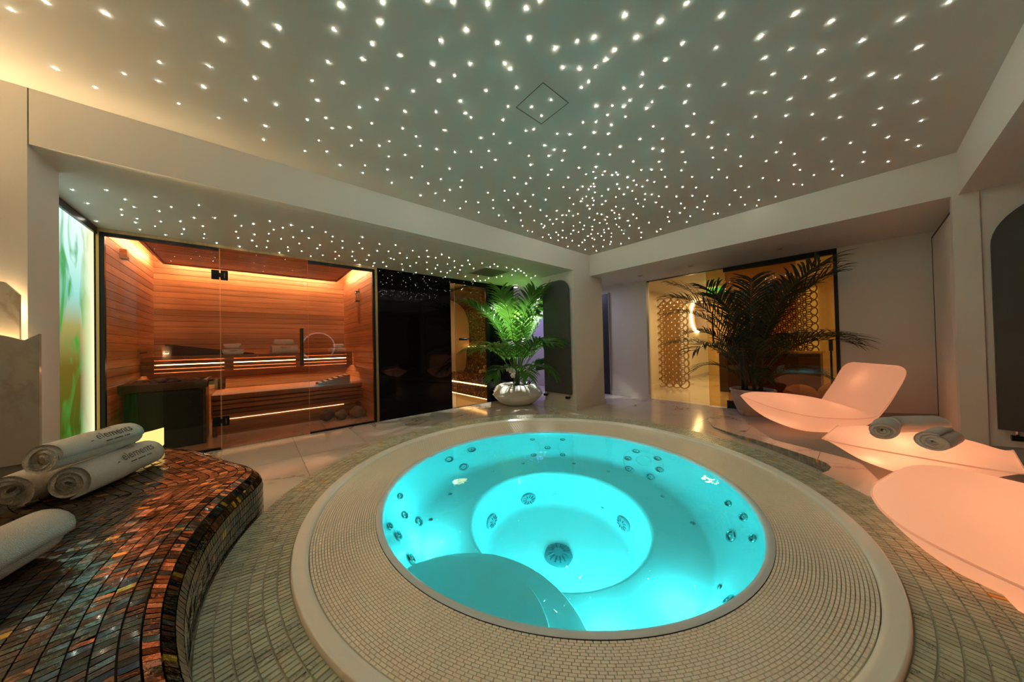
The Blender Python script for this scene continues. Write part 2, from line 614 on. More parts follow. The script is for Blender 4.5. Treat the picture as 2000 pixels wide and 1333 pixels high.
# -- raised lounger floor with a mosaic riser
EDGE = [(4.9, 1.40), (4.5, 1.33), (4.16, 1.17), (3.95, .92), (3.80, .70), (3.64, .50), (3.50, .35), (3.40, .245), (3.32, .19), (3.24, .165), (3.15, .17), (2.95, .24), (2.62, .42)]
def plat_poly():
    p = list(EDGE)
    a0 = math.atan2(EDGE[-1][1]-TC[1], EDGE[-1][0]-TC[0])
    a1 = math.radians(-128)
    for k in range(25):
        a = a0+(a1-a0)*k/24
        p.append((TC[0]+1.40*math.cos(a), TC[1]+1.40*math.sin(a)))
    p += [(.4, -2.2), (5.6, -2.2), (5.6, 1.40)]
    return p
PLAT = plat_poly()
def clip(poly, x0, y0, x1, y1):
    def half(P, f, inter):
        o = []
        for i in range(len(P)):
            a, b = P[i-1], P[i]
            fa, fb = f(a), f(b)
            if (fa < 0) != (fb < 0):
                t = fa/(fa-fb)
                o.append((a[0]+(b[0]-a[0])*t, a[1]+(b[1]-a[1])*t))
            if fb >= 0:
                o.append(b)
        return o
    P = poly
    for f in (lambda p: p[0]-x0, lambda p: x1-p[0], lambda p: p[1]-y0, lambda p: y1-p[1]):
        if P: P = half(P, f, None)
    return P
def parea(P):
    return abs(sum(P[i-1][0]*P[i][1]-P[i][0]*P[i-1][1] for i in range(len(P))))/2
def trimesh(polys, zf, z0):
    bm = bmesh.new()
    for P in polys:
        vs = [bm.verts.new((x, y, 0)) for x, y in P]
        try:
            bm.faces.new(vs)
        except ValueError:
            pass
    bmesh.ops.triangulate(bm, faces=bm.faces[:])
    bmesh.ops.remove_doubles(bm, verts=bm.verts[:], dist=.0004)
    bmesh.ops.recalc_face_normals(bm, faces=bm.faces[:])
    for f in bm.faces:
        if f.normal.z < 0: f.normal_flip()
    r = bmesh.ops.extrude_face_region(bm, geom=bm.faces[:])
    top = [e for e in r['geom'] if isinstance(e, bmesh.types.BMVert)]
    ts = set(top)
    for v in bm.verts:
        v.co.z = zf(v.co.x, v.co.y) if v in ts else z0(v.co.x, v.co.y)
    bmesh.ops.recalc_face_normals(bm, faces=bm.faces[:])
    m = MB()
    m.addbm(bm)
    return m
plat = struct(trimesh([[(x, y) for x, y in PLAT]], lambda x, y: zfl(x, y)-.006, lambda x, y: -.003).build('floor_raised', GROUT))
PX = [1.2, 2.1, 2.75, 3.352, 3.98, 4.60, 5.6]
PY = [-2.2, -1.6, -.62, .247, .85, 1.45]
for i in range(len(PX)-1):
    for j in range(len(PY)-1):
        g = .0018
        polys = []
        nx, ny = 4, 5
        for a in range(nx):
            for b in range(ny):
                q = [PX[i]+g+(PX[i+1]-PX[i]-2*g)*t for t in (a/nx, (a+1)/nx)]
                r = [PY[j]+g+(PY[j+1]-PY[j]-2*g)*t for t in (b/ny, (b+1)/ny)]
                P = clip(PLAT, q[0], r[0], q[1], r[1])
                if len(P) > 2 and parea(P) > 1e-5:
                    polys.append(P)
        if polys:
            trimesh(polys, zfl, lambda x, y: zfl(x, y)-.006).build('marble_tile', MARF, plat)
# riser tiles along the visible edge
def along(pts, step):
    out, acc = [], 0.
    for a, b in zip(pts, pts[1:]):
        L = math.hypot(b[0]-a[0], b[1]-a[1])
        d = 0
        while acc+step*.5 > 0 and d+ (step-acc) <= L:
            d += step-acc
            acc = 0
            t = d/L
            out.append(((a[0]+(b[0]-a[0])*t, a[1]+(b[1]-a[1])*t), ((b[0]-a[0])/L, (b[1]-a[1])/L)))
        acc += L-d
    return out
riser = []
for (p, d) in along(EDGE, .026):
    h = zfl(*p)
    n = (d[1], -d[0])
    if (TC[0]-p[0])*n[0]+(TC[1]-p[1])*n[1] < 0: n = (-n[0], -n[1])
    rows = max(1, round(h/.03))
    for k in range(rows):
        z0, z1 = h*k/rows+.001, h*(k+1)/rows-.0015
        if z1-z0 < .006: continue
        a, b = .0118, .004
        vs = []
        for zz in (z0, z1):
            for s_, o_ in ((-a, 0), (a, 0), (a, b), (-a, b)):
                vs.append((p[0]+d[0]*s_+n[0]*o_, p[1]+d[1]*s_+n[1]*o_, zz))
        riser.append(vs)
random.shuffle(riser)
for vs in riser[:300]:
    c = random.uniform(.45, .75)
    gold = random.random() < .03
    mesh_obj('riser_tile', vs, BOXF, MOSM, plat, cols=[(1.5, .75, .12) if gold else (c, c, c*1.02)]*6)
if riser[300:]:
    mb = MB()
    for vs in riser[300:]:
        c = random.uniform(.45, .75)
        mb.add(vs, BOXF, (c, c, c))
    tag(mb.build('riser_tiling', MOSM, plat, color=True), kind='stuff')

# -- ceiling with fibre lights
STARS_MAIN=[(-747,2281,2),(-626,2141,3),(-458,2060,3),(-295,1975,2),(-90,1899,2),(-9,1632,2),(-334,2244,1),(-151,2120,1),(-739,2618,2),(-488,2451,1),(-632,2675,1),(-364,2406,1),(-187,2309,2),(25,2066,1),(-308,2556,1),(-16,2283,1),(-142,2562,1),(295,1395,3),(426,1271,2),(565,1142,3),(651,1082,2),(769,998,3),(100,1669,2),(294,1523,2),(441,1360,3),(755,1145,3),(63,1803,3),(444,1484,2),(689,1263,2),(903,1101,2),(303,1719,1),(432,1591,2),(569,1455,2),(713,1397,2),(859,1273,2),(996,1160,2),(1035,1165,3),(832,1384,2),(781,1465,2),(257,1894,2),(386,1805,2),(582,1691,2),(702,1617,2),(1019,1354,1),(300,2027,3),(564,1805,2),(945,1508,3),(121,2215,2),(500,1930,2),(721,1791,2),(870,1674,2),(1017,1570,2),(1062,1577,1),(1188,1362,2),(1232,1467,2),(277,2241,2),(362,2150,2),(81,2471,2),(408,2227,1),(494,2149,2),(596,2021,2),(765,1942,2),(988,1784,2),(74,2643,1),(363,2417,1),(586,2235,1),(865,1961,1),(1219,1696,1),(1264,1607,1),(551,2339,2),(703,2217,2),(741,2124,1),(927,2037,1),(1036,1996,2),(1411,1608,1),(303,2611,1),(426,2520,2),(795,2299,1),(885,2203,2),(1157,1944,1),(1249,1865,1),(1345,1774,1),(1450,1829,2),(537,2644,2),(689,2529,1),(1044,2261,1),(1229,2154,2),(1422,1977,1),(844,2477,2),(705,2650,1),(1041,2469,2),(942,2655,2),(1194,2470,2),(1247,2337,1),(1399,2242,1),(1448,2346,2),(1398,2451,1),(1322,2587,1),(1231,2713,3),(1705,2276,1),(1805,2148,1),(1456,2667,2),(1636,2552,1),(1742,2492,2),(1829,2358,1),(1951,2265,1),(1938,2498,1),(1668,2715,1),(1876,2676,1),(2095,2602,1),(2256,2677,1),(905,906,2),(927,842,3),(1259,648,3),(1421,452,2),(1594,372,2),(1408,557,3),(1003,989,2),(1135,944,3),(1191,853,1),(1238,793,3),(1394,661,3),(1369,763,3),(1379,816,3),(1596,531,1),(1749,432,1),(1852,278,3),(1619,624,2),(2008,288,1),(1245,985,2),(1319,934,3),(1374,874,1),(1422,949,2),(1422,997,2),(1608,734,2),(1140,1229,1),(1614,847,2),(1679,779,2),(1774,707,1),(1885,603,2),(2034,470,1),(2230,383,2),(2287,330,1),(1353,1164,2),(1300,1275,1),(1601,1022,3),(1677,957,1),(1738,917,3),(1723,869,2),(1839,789,1),(1862,832,3),(1999,661,2),(1401,1286,1),(1721,1016,2),(1824,951,1),(2145,660,1),(2488,412,1),(1653,1154,2),(1715,1097,2),(1820,1048,2),(2052,877,2),(2229,732,2),(2322,612,1),(1414,1447,1),(1445,1404,2),(1602,1331,2),(1675,1280,2),(1791,1163,3),(1880,1109,2),(2353,732,1),(2467,674,1),(2548,575,1),(2715,472,2),(2106,992,2),(2228,890,1),(2629,697,1),(2738,636,1),(2930,585,1),(2773,730,1),(3173,467,1),(3097,617,1),(3006,753,2),(1622,1469,2),(1717,1456,2),(1784,1417,2),(1870,1297,2),(2072,1129,2),(2286,985,3),(2363,943,1),(2380,948,1),(1618,1627,1),(1738,1532,3),(2019,1279,2),(2096,1227,2),(2505,856,2),(2627,698,1),(2774,729,1),(1710,1704,3),(1866,1507,2),(2322,1156,3),(2491,1026,1),(2666,894,1),(1892,1646,2),(2150,1387,3),(2051,1484,1),(2491,1173,1),(2556,1115,2),(2622,1062,1),(2768,959,1),(1929,1715,1),(2177,1502,1),(2195,1443,1),(2265,1376,2),(2298,1420,1),(2365,1368,2),(2357,1325,1),(2399,1335,2),(2759,1090,1),(2952,938,1),(3107,830,2),(1730,1924,1),(1846,1843,1),(2098,1631,1),(2291,1486,2),(2504,1302,3),(2600,1293,1),(2694,1215,1),(2770,1189,1),(1878,1933,1),(2360,1551,1),(2535,1420,1),(2691,1314,1),(2188,1760,1),(2321,1643,2),(2381,1595,2),(2408,1577,1),(2410,1638,3),(2333,1706,1),(2561,1526,2),(2628,1452,2),(2669,1389,2),(2767,1395,1),(2763,1294,1),(2949,1154,2),(3072,1059,2),(3188,983,1),(2100,1857,1),(2505,1635,2),(2762,1479,2),(2925,1345,2),(2987,1309,2),(1941,2117,1),(2070,2036,1),(3080,1280,1),(3225,1171,1),(3339,1064,1),(3464,971,1),(2401,1856,1),(2508,1735,1),(2620,1631,1),(2751,1557,1),(2241,2029,1),(2096,2174,1),(2548,1830,3),(2515,1785,1),(2585,1716,1),(2638,1738,1),(2744,1668,2),(2949,1452,1),(3034,1399,1),(3575,1029,1),(2539,1917,1),(3066,1487,1),(3192,1357,1),(3427,1202,1),(2682,1846,2),(2716,1799,1),(2782,1733,2),(2221,2229,1),(2100,2359,1),(2768,1878,2),(2946,1670,1),(3176,1484,1),(3351,1362,1),(3576,1218,1),(3667,1125,2),(2368,2224,1),(2632,2047,3),(2522,2126,1),(3052,1645,2),(2994,1747,1),(2241,2409,1),(3073,1763,1),(3783,1104,1),(4015,1062,1),(2768,2029,1),(2937,1892,1),(2992,1873,1),(2659,2164,2),(2694,2134,1),(2770,2099,2),(2533,2286,2),(3156,1752,1),(3288,1653,2),(3537,1360,1),(3671,1299,1),(2685,2274,2),(2637,2333,1),(2958,2013,1),(3109,1874,1),(3247,1800,2),(3231,1841,1),(3411,1676,1),(3866,1260,1),(3678,1434,1),(2384,2553,1),(2508,2458,1),(3057,2012,1),(3158,1930,1),(3404,1777,1),(2813,2286,1),(3825,1479,1),(4017,1350,1),(3189,2023,1),(2982,2163,1),(2648,2478,1),(2758,2393,1),(3274,1980,1),(3665,1648,1),(2508,2660,2),(2724,2494,1),(2750,2539,2),(3007,2277,1),(3106,2189,1),(3213,2147,1),(3400,1927,1),(3564,1841,1),(3492,1945,1),(3732,1807,1),(2667,2737,1),(2737,2723,1),(3021,2458,1),(3127,2373,2),(3197,2467,1),(3193,2271,1),(3303,2208,1),(3420,2114,1),(3443,2058,1),(3622,1982,1),(3996,1648,1),(4050,1721,1),(2998,2550,1),(3228,2366,1),(3418,2304,1),(3482,2241,1),(3508,2162,1),(3614,2122,1),(3908,1862,1),(3760,2029,1),(2983,2663,1),(3090,2590,1),(2988,2777,1),(3100,2732,1),(3213,2621,1),(3267,2600,1),(3453,2376,1),(3598,2266,1),(3730,2195,1),(4096,1958,1),(3566,2389,1),(3638,2400,1),(3989,2078,1),(3259,2738,1),(3434,2627,1),(3548,2499,1),(3768,2333,1),(3599,2577,1),(3917,2310,1),(3575,2820,1),(3680,2694,1),(3884,2588,1),(4013,2503,1),(3997,2376,1),(4108,2265,1),(3910,2750,1),(4118,2684,1),(1844,156,3),(2019,55,2),(2302,-284,2),(2254,-153,2),(2265,-38,2),(2049,195,1),(2187,95,3),(2542,-223,2),(2164,279,1),(2333,168,1),(2474,70,2),(2598,-71,3),(2738,-165,2),(2917,-308,2),(2645,73,3),(2470,245,2),(2633,284,2),(2755,171,2),(2935,58,1),(3026,-115,1),(3124,-259,2),(3230,-95,2),(3421,-300,2),(3158,145,2),(3385,16,1),(2962,351,1),(3509,-162,2),(3669,-256,1),(3860,-322,2),(3087,394,1),(3231,305,1),(3642,-51,1),(3435,329,2),(3997,-182,2),(3614,123,1),(3831,-45,1),(3574,307,1),(3790,123,1),(4036,1032,1),(3215,744,1),(3553,760,1),(4000,659,1),(3485,540,1),(3577,657,1),(3857,378,1),(3647,454,1),(3788,237,1),(3937,326,1),(4005,74,1),(3765,761,1),(4015,778,1),(3880,883,1),(4040,531,1),(4150,702,1)]
STARS_ALCOVE=[(437,3321,1),(553,3383,1),(452,3671,1),(631,3484,2),(651,3648,1),(736,3568,2),(870,3325,2),(891,3536,2),(574,3853,1),(568,3998,1),(785,3809,1),(967,3704,2),(1071,3438,1),(1222,3367,2),(752,4016,1),(908,3895,1),(1124,3691,1),(1235,3637,1),(1451,3443,1),(1582,3345,1),(555,4384,1),(661,4254,1),(822,4171,1),(948,4095,1),(1098,3931,2),(1369,3627,2),(1792,3376,1),(810,4334,1),(1019,4267,1),(1135,4153,1),(1356,3905,1),(1403,3933,1),(1510,3769,1),(1612,3638,1),(1700,3563,2),(1797,3547,1),(1935,3446,1),(2067,3543,1),(2199,3410,1),(1253,4254,1),(1335,4151,1),(1698,3918,1),(1801,3818,1),(2429,3412,1),(-930,3538,1),(-932,3793,2),(-756,3407,2),(-703,3532,2),(-528,3345,1),(-688,3678,1),(-775,3802,1),(-802,3947,1),(-727,3981,1),(-760,4112,1),(-1000,4259,1),(-774,4325,1),(-556,3669,1),(-470,3505,2),(-591,3954,1),(-652,4129,1),(-626,4379,1),(-463,3852,2),(-469,4080,1),(-503,4255,1),(-363,3680,2),(-303,3338,1),(-230,3578,1),(-329,3881,2),(-341,4132,1),(-357,4285,1),(-272,4406,1),(-99,3422,1),(-106,3878,1),(-97,4079,1),(-92,4411,1),(-64,3666,1),(20,3551,2),(27,3865,1),(10,4096,1),(17,3548,2),(29,3870,2),(12,4095,1),(128,3389,2),(134,3763,1),(163,3607,1),(133,4022,1),(131,4276,1),(228,3502,1),(235,3865,1),(280,3379,3),(325,3732,1),(394,3928,1),(372,3490,2),(309,4136,1),(326,4284,1),(444,4212,1),(254,4430,1),(46,4291,1),(1121,4445,1),(1286,4416,1),(1441,4338,1),(1566,4090,1),(1694,4122,1),(1695,4396,1),(1917,4442,1),(1970,4163,2),(2038,4032,1),(1978,3857,1),(2134,4349,1),(2070,3733,1),(2306,4176,2),(2194,4175,1),(2421,4450,1),(2280,4036,1),(2269,3681,2),(2237,3826,1),(2370,3905,1),(2461,4118,1),(2325,3564,2),(2490,3716,1),(2635,3503,1),(2596,3351,1),(2707,3416,1),(2671,4229,1),(2895,4332,1),(2990,4431,1),(3062,4368,1),(2834,4103,1),(3111,4283,1),(3061,4120,1),(3132,3987,1),(3155,3878,1),(2850,3385,1),(3000,3425,1),(3099,3471,1),(3065,3359,1),(3168,3422,1),(3296,3484,1),(3456,3599,1),(3584,3520,1),(3643,3677,1),(3235,3710,1)]

def star_mesh(r):
    mb = MB()
    mb.lathe([(r, 0), (r*.8, -.0016), (r*.35, -.0026)], 8, cap1=True)
    me = bpy.data.meshes.new('fibre_light')
    me.from_pydata([tuple(v) for v in mb.v], [], mb.f)
    me.materials.append(E_STAR)
    return me
SM = {1: star_mesh(.0024), 2: star_mesh(.0034), 3: star_mesh(.0048)}
def stars(data, z, parent):
    data = sorted(data, key=lambda t: math.hypot(t[0], t[1])/(t[2]+.5))
    for x, y, s in data[:300]:
        link('fibre_light', SM[s], parent, (x/1000, y/1000, z))
    if data[300:]:
        mb = MB()
        for x, y, s in data[300:]:
            me = SM[s]
            mb.add([(v.co.x+x/1000, v.co.y+y/1000, v.co.z+z) for v in me.vertices], [tuple(p.vertices) for p in me.polygons])
        tag(mb.build('far_fibre_lights', E_STAR, parent), kind='stuff')
ceil = struct(box('ceiling', -2.7, YR, ZC, XB, YB, ZC+.1, PAINTC))
# hatch cut line in the ceiling
mb = MB()
for (x0, y0, x1, y1) in ((1.228, 1.111, 1.232, 1.338), (1.448, 1.111, 1.452, 1.338), (1.228, 1.111, 1.452, 1.115), (1.228, 1.334, 1.452, 1.338)):
    mb.box(x0, y0, ZC-.0012, x1, y1, ZC+.002)
tag(mb.build('access_hatch_joint', plain('shadow gap', (.10, .08, .06), .9), ceil), 'thin square joint of a flush ceiling hatch')
stars(STARS_MAIN, ZC, ceil)
alc = struct(box('ceiling_alcove', -1.10, YB+.02, ZS, 5.62, YS+.02, ZS+.1, PAINTC))
stars(STARS_ALCOVE, ZS, alc)
struct(box('ceiling_steam', 1.36, YS+.02, ZS, 3.95, 6.2, ZS+.1, PAINTC))
struct(box('ceiling_passage', 3.95, YS+.02, ZS, 5.62, 6.4, ZS+.1, PAINTC))
struct(box('ceiling_right_soffit', XB+.02, YR, 2.155, XR+.1, YB+.02, 2.25, PAINT))
struct(box('ceiling_near_soffit', .3, -2.3, 2.155, XB+.05, YR-.02, 2.25, PAINT))
struct(box('ceiling_gold_room', XR+.1, -.7, 2.15, 10.6, 3.4, 2.25, PAINTC))
# beams / bulkheads
struct(box('trim_beam_left', -.9, YB, ZS-.001, 4.62, YB+.10, ZC+.1, PAINT))
struct(box('trim_beam_right', XB, YR, 2.154, XB+.10, YB, ZC+.1, PAINT))
struct(box('trim_beam_near', .3, YR-.10, 2.154, XB+.1, YR, ZC+.1, PAINT))
# walls
struct(box('wall_left', -2.7, YB, 0, -.905, YB+.35, ZC+.1, PAINT))
struct(box('wall_behind', -2.8, -2.4, 0, -2.7, YB+.35, ZC+.1, PAINT))
struct(box('wall_near', -2.7, -2.4, 0, 5.6, -2.3, ZC+.1, PAINT))
struct(box('ceiling_near_strip', -2.7, -2.3, ZC, .3, YR, ZC+.1, PAINTC))
struct(box('wall_alcove_side', -1.20, 3.25, 0, -1.075, 6.4, ZS+.1, PAINT))
struct(box('wall_column', 3.795, YB, 0, 4.577, 3.56, ZS-.001, PAINT))
struct(box('baseboard_column', 3.780, YB-.015, 0, 4.592, 3.575, .085, PAINT))
struct(box('wall_passage', 5.46, 2.55, 0, 5.60, 3.29, ZS+.02, PAINT))
struct(box('baseboard_passage', 5.446, 2.52, 0, 5.46, 3.29, .085, PAINT))
struct(box('wall_right', XR, -2.3, 0, XR+.1, .17, 2.25, PAINT))
struct(box('baseboard_right', XR-.015, -.5, .0, XR, .17, .22, PAINT))
struct(box('wall_pillar', XB, -.62, 0, XB+.10, YR+.03, 2.154, PAINT))
struct(box('wall_radiator', XB+.015, -2.3, 0, XB+.115, -.56, 2.3, PAINT))
# recess closing wall with a flush cupboard door
struct(box('wall_recess', XB+.02, -.60, 0, XR+.1, -.53, 2.25, PAINT))
d = struct(box('door_1', XB+.16, -.53, .17, XR-.10, -.512, 2.06, plain('door paint', (.70, .64, .56), .55)))
mb = MB()
for (x0, x1, z0, z1) in ((XB+.15, XB+.16, .16, 2.07), (XR-.10, XR-.09, .16, 2.07), (XB+.15, XR-.09, 2.06, 2.075)):
    mb.box(x0, -.529, z0, x1, -.508, z1)
mb.build('door_joint', plain('door gap', (.06, .04, .03), .8), d)

# ================================================================ LEFT: marble waves, backlit print
def wave_slab(name, label, y0, y1, x0, x1, zb, zfun, mat_, n=40):
    mb = MB()
    top = [(x0+(x1-x0)*k/n, zfun(x0+(x1-x0)*k/n)) for k in range(n+1)]
    poly = [(x0, zb)]+top+[(x1, zb)]
    k = len(poly)
    vs = [(x, y0, z) for x, z in poly]+[(x, y1, z) for x, z in poly]
    fs = [tuple(range(k)), tuple(range(k, 2*k))[::-1]]+[((i+1) % k, i, i+k, (i+1) % k+k) for i in range(k)]
    mb.add(vs, fs)
    return mb.build(name, mat_)
def wv(base, amp, ph):
    return lambda x: base+amp*math.sin((x+ph)*7.2)+amp*.35*math.sin((x+ph)*15+1)
def low_wave(x):
    t = (x+.985)/.12
    if t < 0: return 1.165+.012*math.cos(t*2.2)
    return 1.165-.055*min(1, t)**1.6 if t < .82 else 1.165-.055*.73+(t-.82)*.09
def high_wave(x):
    t = (x+.985)/.08
    return 1.437-.09*max(0, t)**1.4*min(1.2, max(0, t)) if t > 0 else 1.437-.03*math.sin(t*1.1)**2
pan = thing('marble_wave_panel', 'two stepped marble slabs with wavy glowing top edges on left wall', 'wall panel', (-1.6, 2.86, .5))
def child(o, p):
    o.parent = p
    o.matrix_parent_inverse = Matrix.Translation(-Vector(p.location))
    return o
child(wave_slab('marble_slab', '', 2.790, 2.812, -2.6, -.838, .5, low_wave, MARW), pan)
child(wave_slab('marble_slab', '', 2.850, 2.866, -2.6, -.913, 1.0, high_wave, MARW), pan)
mb = MB()
mb.box(-2.6, 2.816, 1.03, -.86, 2.846, 1.04)
child(mb.build('light_strip', E_COVE), pan)
mb = MB()
mb.box(-2.6, 2.870, 1.28, -.945, 2.897, 1.29)
child(mb.build('light_strip', E_COVE), pan)
for x, l_ in ((-1.75, 'bowl-shaped wall uplighter on left wall, nearer the marble panel'), (-2.35, 'bowl-shaped wall uplighter on left wall, far from the marble panel')):
    ul = thing('wall_uplighter', l_, 'wall lamp', (x, 2.80, 1.72))
    MB().lathe([(.02, -.06), (.07, -.04), (.10, .0), (.105, .02), (.098, .02), (.09, .0)], 24).build('bowl', PAINT, ul, smooth=True)
    MB().lathe([(.09, .002), (.001, .004)], 20).build('diffuser', E_UP, ul)
    MB().box(-.02, .03, -.05, .02, .10, .0).build('bracket', BRASS, ul)
# backlit picture
bp_ = thing('backlit_leaf_panel', 'tall glowing panel printed with blurred green leaves beside the sauna', 'light panel', (-1.07, 3.87, 0))
child(box('picture', -1.074, 3.25, 0, -1.060, 4.44, 2.13, PANEL), bp_)
child(box('top_rail', -1.074, 3.25, 2.13, -1.045, 4.46, ZS-.001, BLACKM), bp_)

# ================================================================ SAUNA
SX0, SX1, SY0, SY1, SZ = -1.02, 1.31, 4.52, 6.30, 2.40
def planked(name, n, z0, z1, mk, axis_len):
    root = struct(mk())
    return root
PK = .0823
pl_back = MB().bbox(-(SX1-SX0)/2, -.008, .0015, (SX1-SX0)/2, .004, PK-.0015, .004)
pl_side = MB().bbox(-(SY1-SY0)/2, -.008, .0015, (SY1-SY0)/2, .004, PK-.0015, .004)
wb = struct(box('wall_sauna_back', SX0-.05, SY1+.004, 0, SX1, SY1+.10, SZ, BLACKM))
wl = struct(box('wall_sauna_left', SX0-.05, SY0, 0, SX0-.004, SY1, SZ, BLACKM))
wr = struct(box('wall_sauna_right', SX1+.004, SY0-.02, 0, SX1+.05, SY1, SZ, BLACKM))
def plankmesh(mb, name):
    me = bpy.data.meshes.new(name)
    me.from_pydata([tuple(v) for v in mb.v], [], mb.f)
    me.materials.append(WOODS)
    return me
mback, mside = plankmesh(pl_back, 'plank_long'), plankmesh(pl_side, 'plank_side')
for k in range(29):
    z = k*PK
    o = link('plank', mback, wb, ((SX0+SX1)/2, SY1, z))
    o = link('plank', mside, wl, (SX0, (SY0+SY1)/2, z))
    o.rotation_euler = (0, 0, PI/2)
    o = link('plank', mside, wr, (SX1, (SY0+SY1)/2, z))
    o.rotation_euler = (0, 0, -PI/2)
fs_ = struct(box('floor_sauna', SX0, YS, 0, SX1, SY1, .004, GROUT))
for i, (a, b) in enumerate(((SX0, -.25), (-.25, .72), (.72, SX1))):
    MB().box(a+.002, YS+.01, .002, b-.002, 5.4, .010).build('marble_tile', MARF, fs_)
# slatted dropped ceiling panel with a lit cove behind it
cs = struct(box('ceiling_sauna', SX0, SY0, SZ, SX1, SY1, SZ+.05, WOODC))
dp = thing('sauna_ceiling_panel', 'dropped slatted cedar ceiling panel inside the sauna', 'ceiling panel', (.125, 5.3, 2.255))
PX0, PX1, PY1, PZ = -.90, 1.16, 6.10, 2.255
ns = 26
for k in range(ns):
    y0 = SY0+.03+(PY1-SY0-.03)*k/ns
    y1 = SY0+.03+(PY1-SY0-.03)*(k+1)/ns-.006
    child(MB().bbox(PX0+.02, y0, PZ, PX1-.02, y1, PZ+.016, .003).build('slat', WOODC), dp)
child(box('edge_board', PX0, SY0+.02, PZ-.012, PX0+.02, PY1+.02, PZ+.06, WOODC), dp)
child(box('edge_board', PX1-.02, SY0+.02, PZ-.012, PX1, PY1+.02, PZ+.06, WOODC), dp)
child(box('edge_board', PX0, PY1, PZ-.012, PX1, PY1+.02, PZ+.06, WOODC), dp)
child(box('backing', PX0, SY0+.02, PZ+.018, PX1, PY1, PZ+.03, BLACKM), dp)
child(box('light_strip', PX0-.010, SY0+.05, PZ+.020, PX0-.002, PY1, PZ+.040, E_SAUNAC), dp)
child(box('light_strip', PX1+.002, SY0+.05, PZ+.020, PX1+.010, PY1, PZ+.040, E_SAUNAC), dp)
child(box('light_strip', PX0+.03, PY1+.022, PZ+.020, PX1-.03, PY1+.030, PZ+.040, E_SAUNAC), dp)
# benches
YU, YL = 5.63, 5.085
ub = thing('upper_sauna_bench', 'upper cedar sauna bench with glowing slots in its curved front', 'bench', (.13, 5.95, .99))
nsl = 9
for k in range(nsl):
    y0 = YU+.02+(6.27-YU-.02)*k/nsl
    child(MB().bbox(-1.00, y0, .972, 1.285, y0+(6.27-YU)/nsl-.009, .998, .004).build('seat_slat', WOODB), ub)
# curved front: five slats, three of the gaps glow between two brackets
zs = [(.955, .998, 0), (.900, .943, -.018), (.848, .888, -.026), (.800, .838, -.022), (.768, .792, -.008)]
for z0, z1, dy in zs:
    child(MB().bbox(-1.008, YU+dy, z0, 1.285, YU+dy+.022, z1, .004).build('front_slat', WOODC), ub)
for x0, x1 in ((-1.005, -.905), (-.288, -.195), (.50, .60), (1.19, 1.28)):
    child(box('bracket', x0, YU-.012, .775, x1, YU+.05, .965, WOODC), ub)
child(box('light_strip', -.90, YU+.045, .886, 1.19, YU+.050, .897, E_SAUNAF), ub)
child(box('light_strip', -.95, YU+.10, .800, 1.25, YU+.115, .808, E_SAUNA), ub)
child(box('back_board', -1.0, YU+.2, .77, 1.285, YU+.212, .95, WOODC), ub)
lb = thing('lower_sauna_bench', 'lower cedar sauna bench with closely spaced lit slats', 'bench', (.57, 5.4, .51))
nsl = 16
for k in range(nsl):
    y0 = YL+.015+(5.9-YL-.015)*k/nsl
    child(MB().bbox(-.38, y0, .492, 1.285, y0+(5.9-YL)/nsl-.007, .517, .004).build('seat_slat', WOODB), lb)
for z0, z1, dy in ((.452, .512, 0), (.400, .442, -.006), (.340, .390, -.008), (.285, .328, -.004), (.235, .275, .0)):
    child(MB().bbox(-.38, YL+dy, z0, 1.29, YL+dy+.022, z1, .004).build('front_slat', WOODC), lb)  # darker wood stands in for this front being unlit
child(box('back_board', -.38, YL+.06, .245, 1.285, YL+.075, .5, WOODC), lb)
child(box('plinth_board', -.38, YL+.10, 0.01, 1.285, YL+.12, .20, WOODC), lb)
child(box('light_strip', -.36, YL+.092, .198, 1.05, YL+.098, .2015, E_SAUNAD), lb)
child(box('support_leg', -.37, YL+.03, .01, -.33, YL+.06, .24, WOODC), lb)
child(box('support_leg', 1.20, YL+.03, .01, 1.24, YL+.06, .24, WOODC), lb)
# wooden headrest on the lower bench, flat wedge headrest on the upper bench
hr = thing('sauna_headrest', 'sloped cedar ladder headrest at right end of lower sauna bench', 'headrest', (.93, 5.28, .517))
def wedge(mb, x0, x1, y0, y1, z0, h0, h1, t):
    vs = [(x0, y0, z0), (x1, y0, z0), (x1, y0, z0+h1), (x0, y0, z0+h0)]
    vs += [(x, y0+t, z) for x, _, z in vs]
    mb.add(vs, [(0, 1, 2, 3), (7, 6, 5, 4), (0, 4, 5, 1), (1, 5, 6, 2), (2, 6, 7, 3), (3, 7, 4, 0)])
    return mb
child(wedge(MB(), .72, 1.13, 5.13, 0, .518, .03, .13, .02).build('side_board', WOODC), hr)
child(wedge(MB(), .72, 1.13, 5.38, 0, .518, .03, .13, .02).build('side_board', WOODC), hr)
for k in range(6):
    t = (k+.25)/6
    x = .72+.41*t
    z = .548+.10*t
    child(box('rung', x, 5.15, z-.004, x+.042, 5.38, z+.006, WOODB), hr)
hw = thing('wedge_headrest', 'long dark wedge headrest lying on left end of upper sauna bench', 'headrest', (-.6, 5.9, .998))
child(wedge(MB(), -.84, .02, 5.78, 0, .999, .155, .012, .30).build('wedge_body', plain('dark cushion', (.05, .025, .014), .7)), hw)
hk = thing('wall_hook', 'small wooden hook rail on left sauna wall', 'hook', (-1.0, 5.55, 1.03))
child(MB().bbox(-1.018, 5.51, .985, -1.0, 5.56, 1.09, .004).build('back_plate', WOODB), hk)
child(MB().tube([(-1.0, 5.535, 1.05), (-.94, 5.535, 1.055)], .012, 8).build('peg', plain('red peg', (.25, .03, .02), .5)), hk)
se = thing('sauna_sensor_box', 'small pale wooden sensor box high on left sauna wall', 'sensor', (-.99, 4.95, 2.06))
child(MB().bbox(-1.016, 4.90, 2.02, -.965, 4.99, 2.12, .006).build('box_body', WOODB), se)
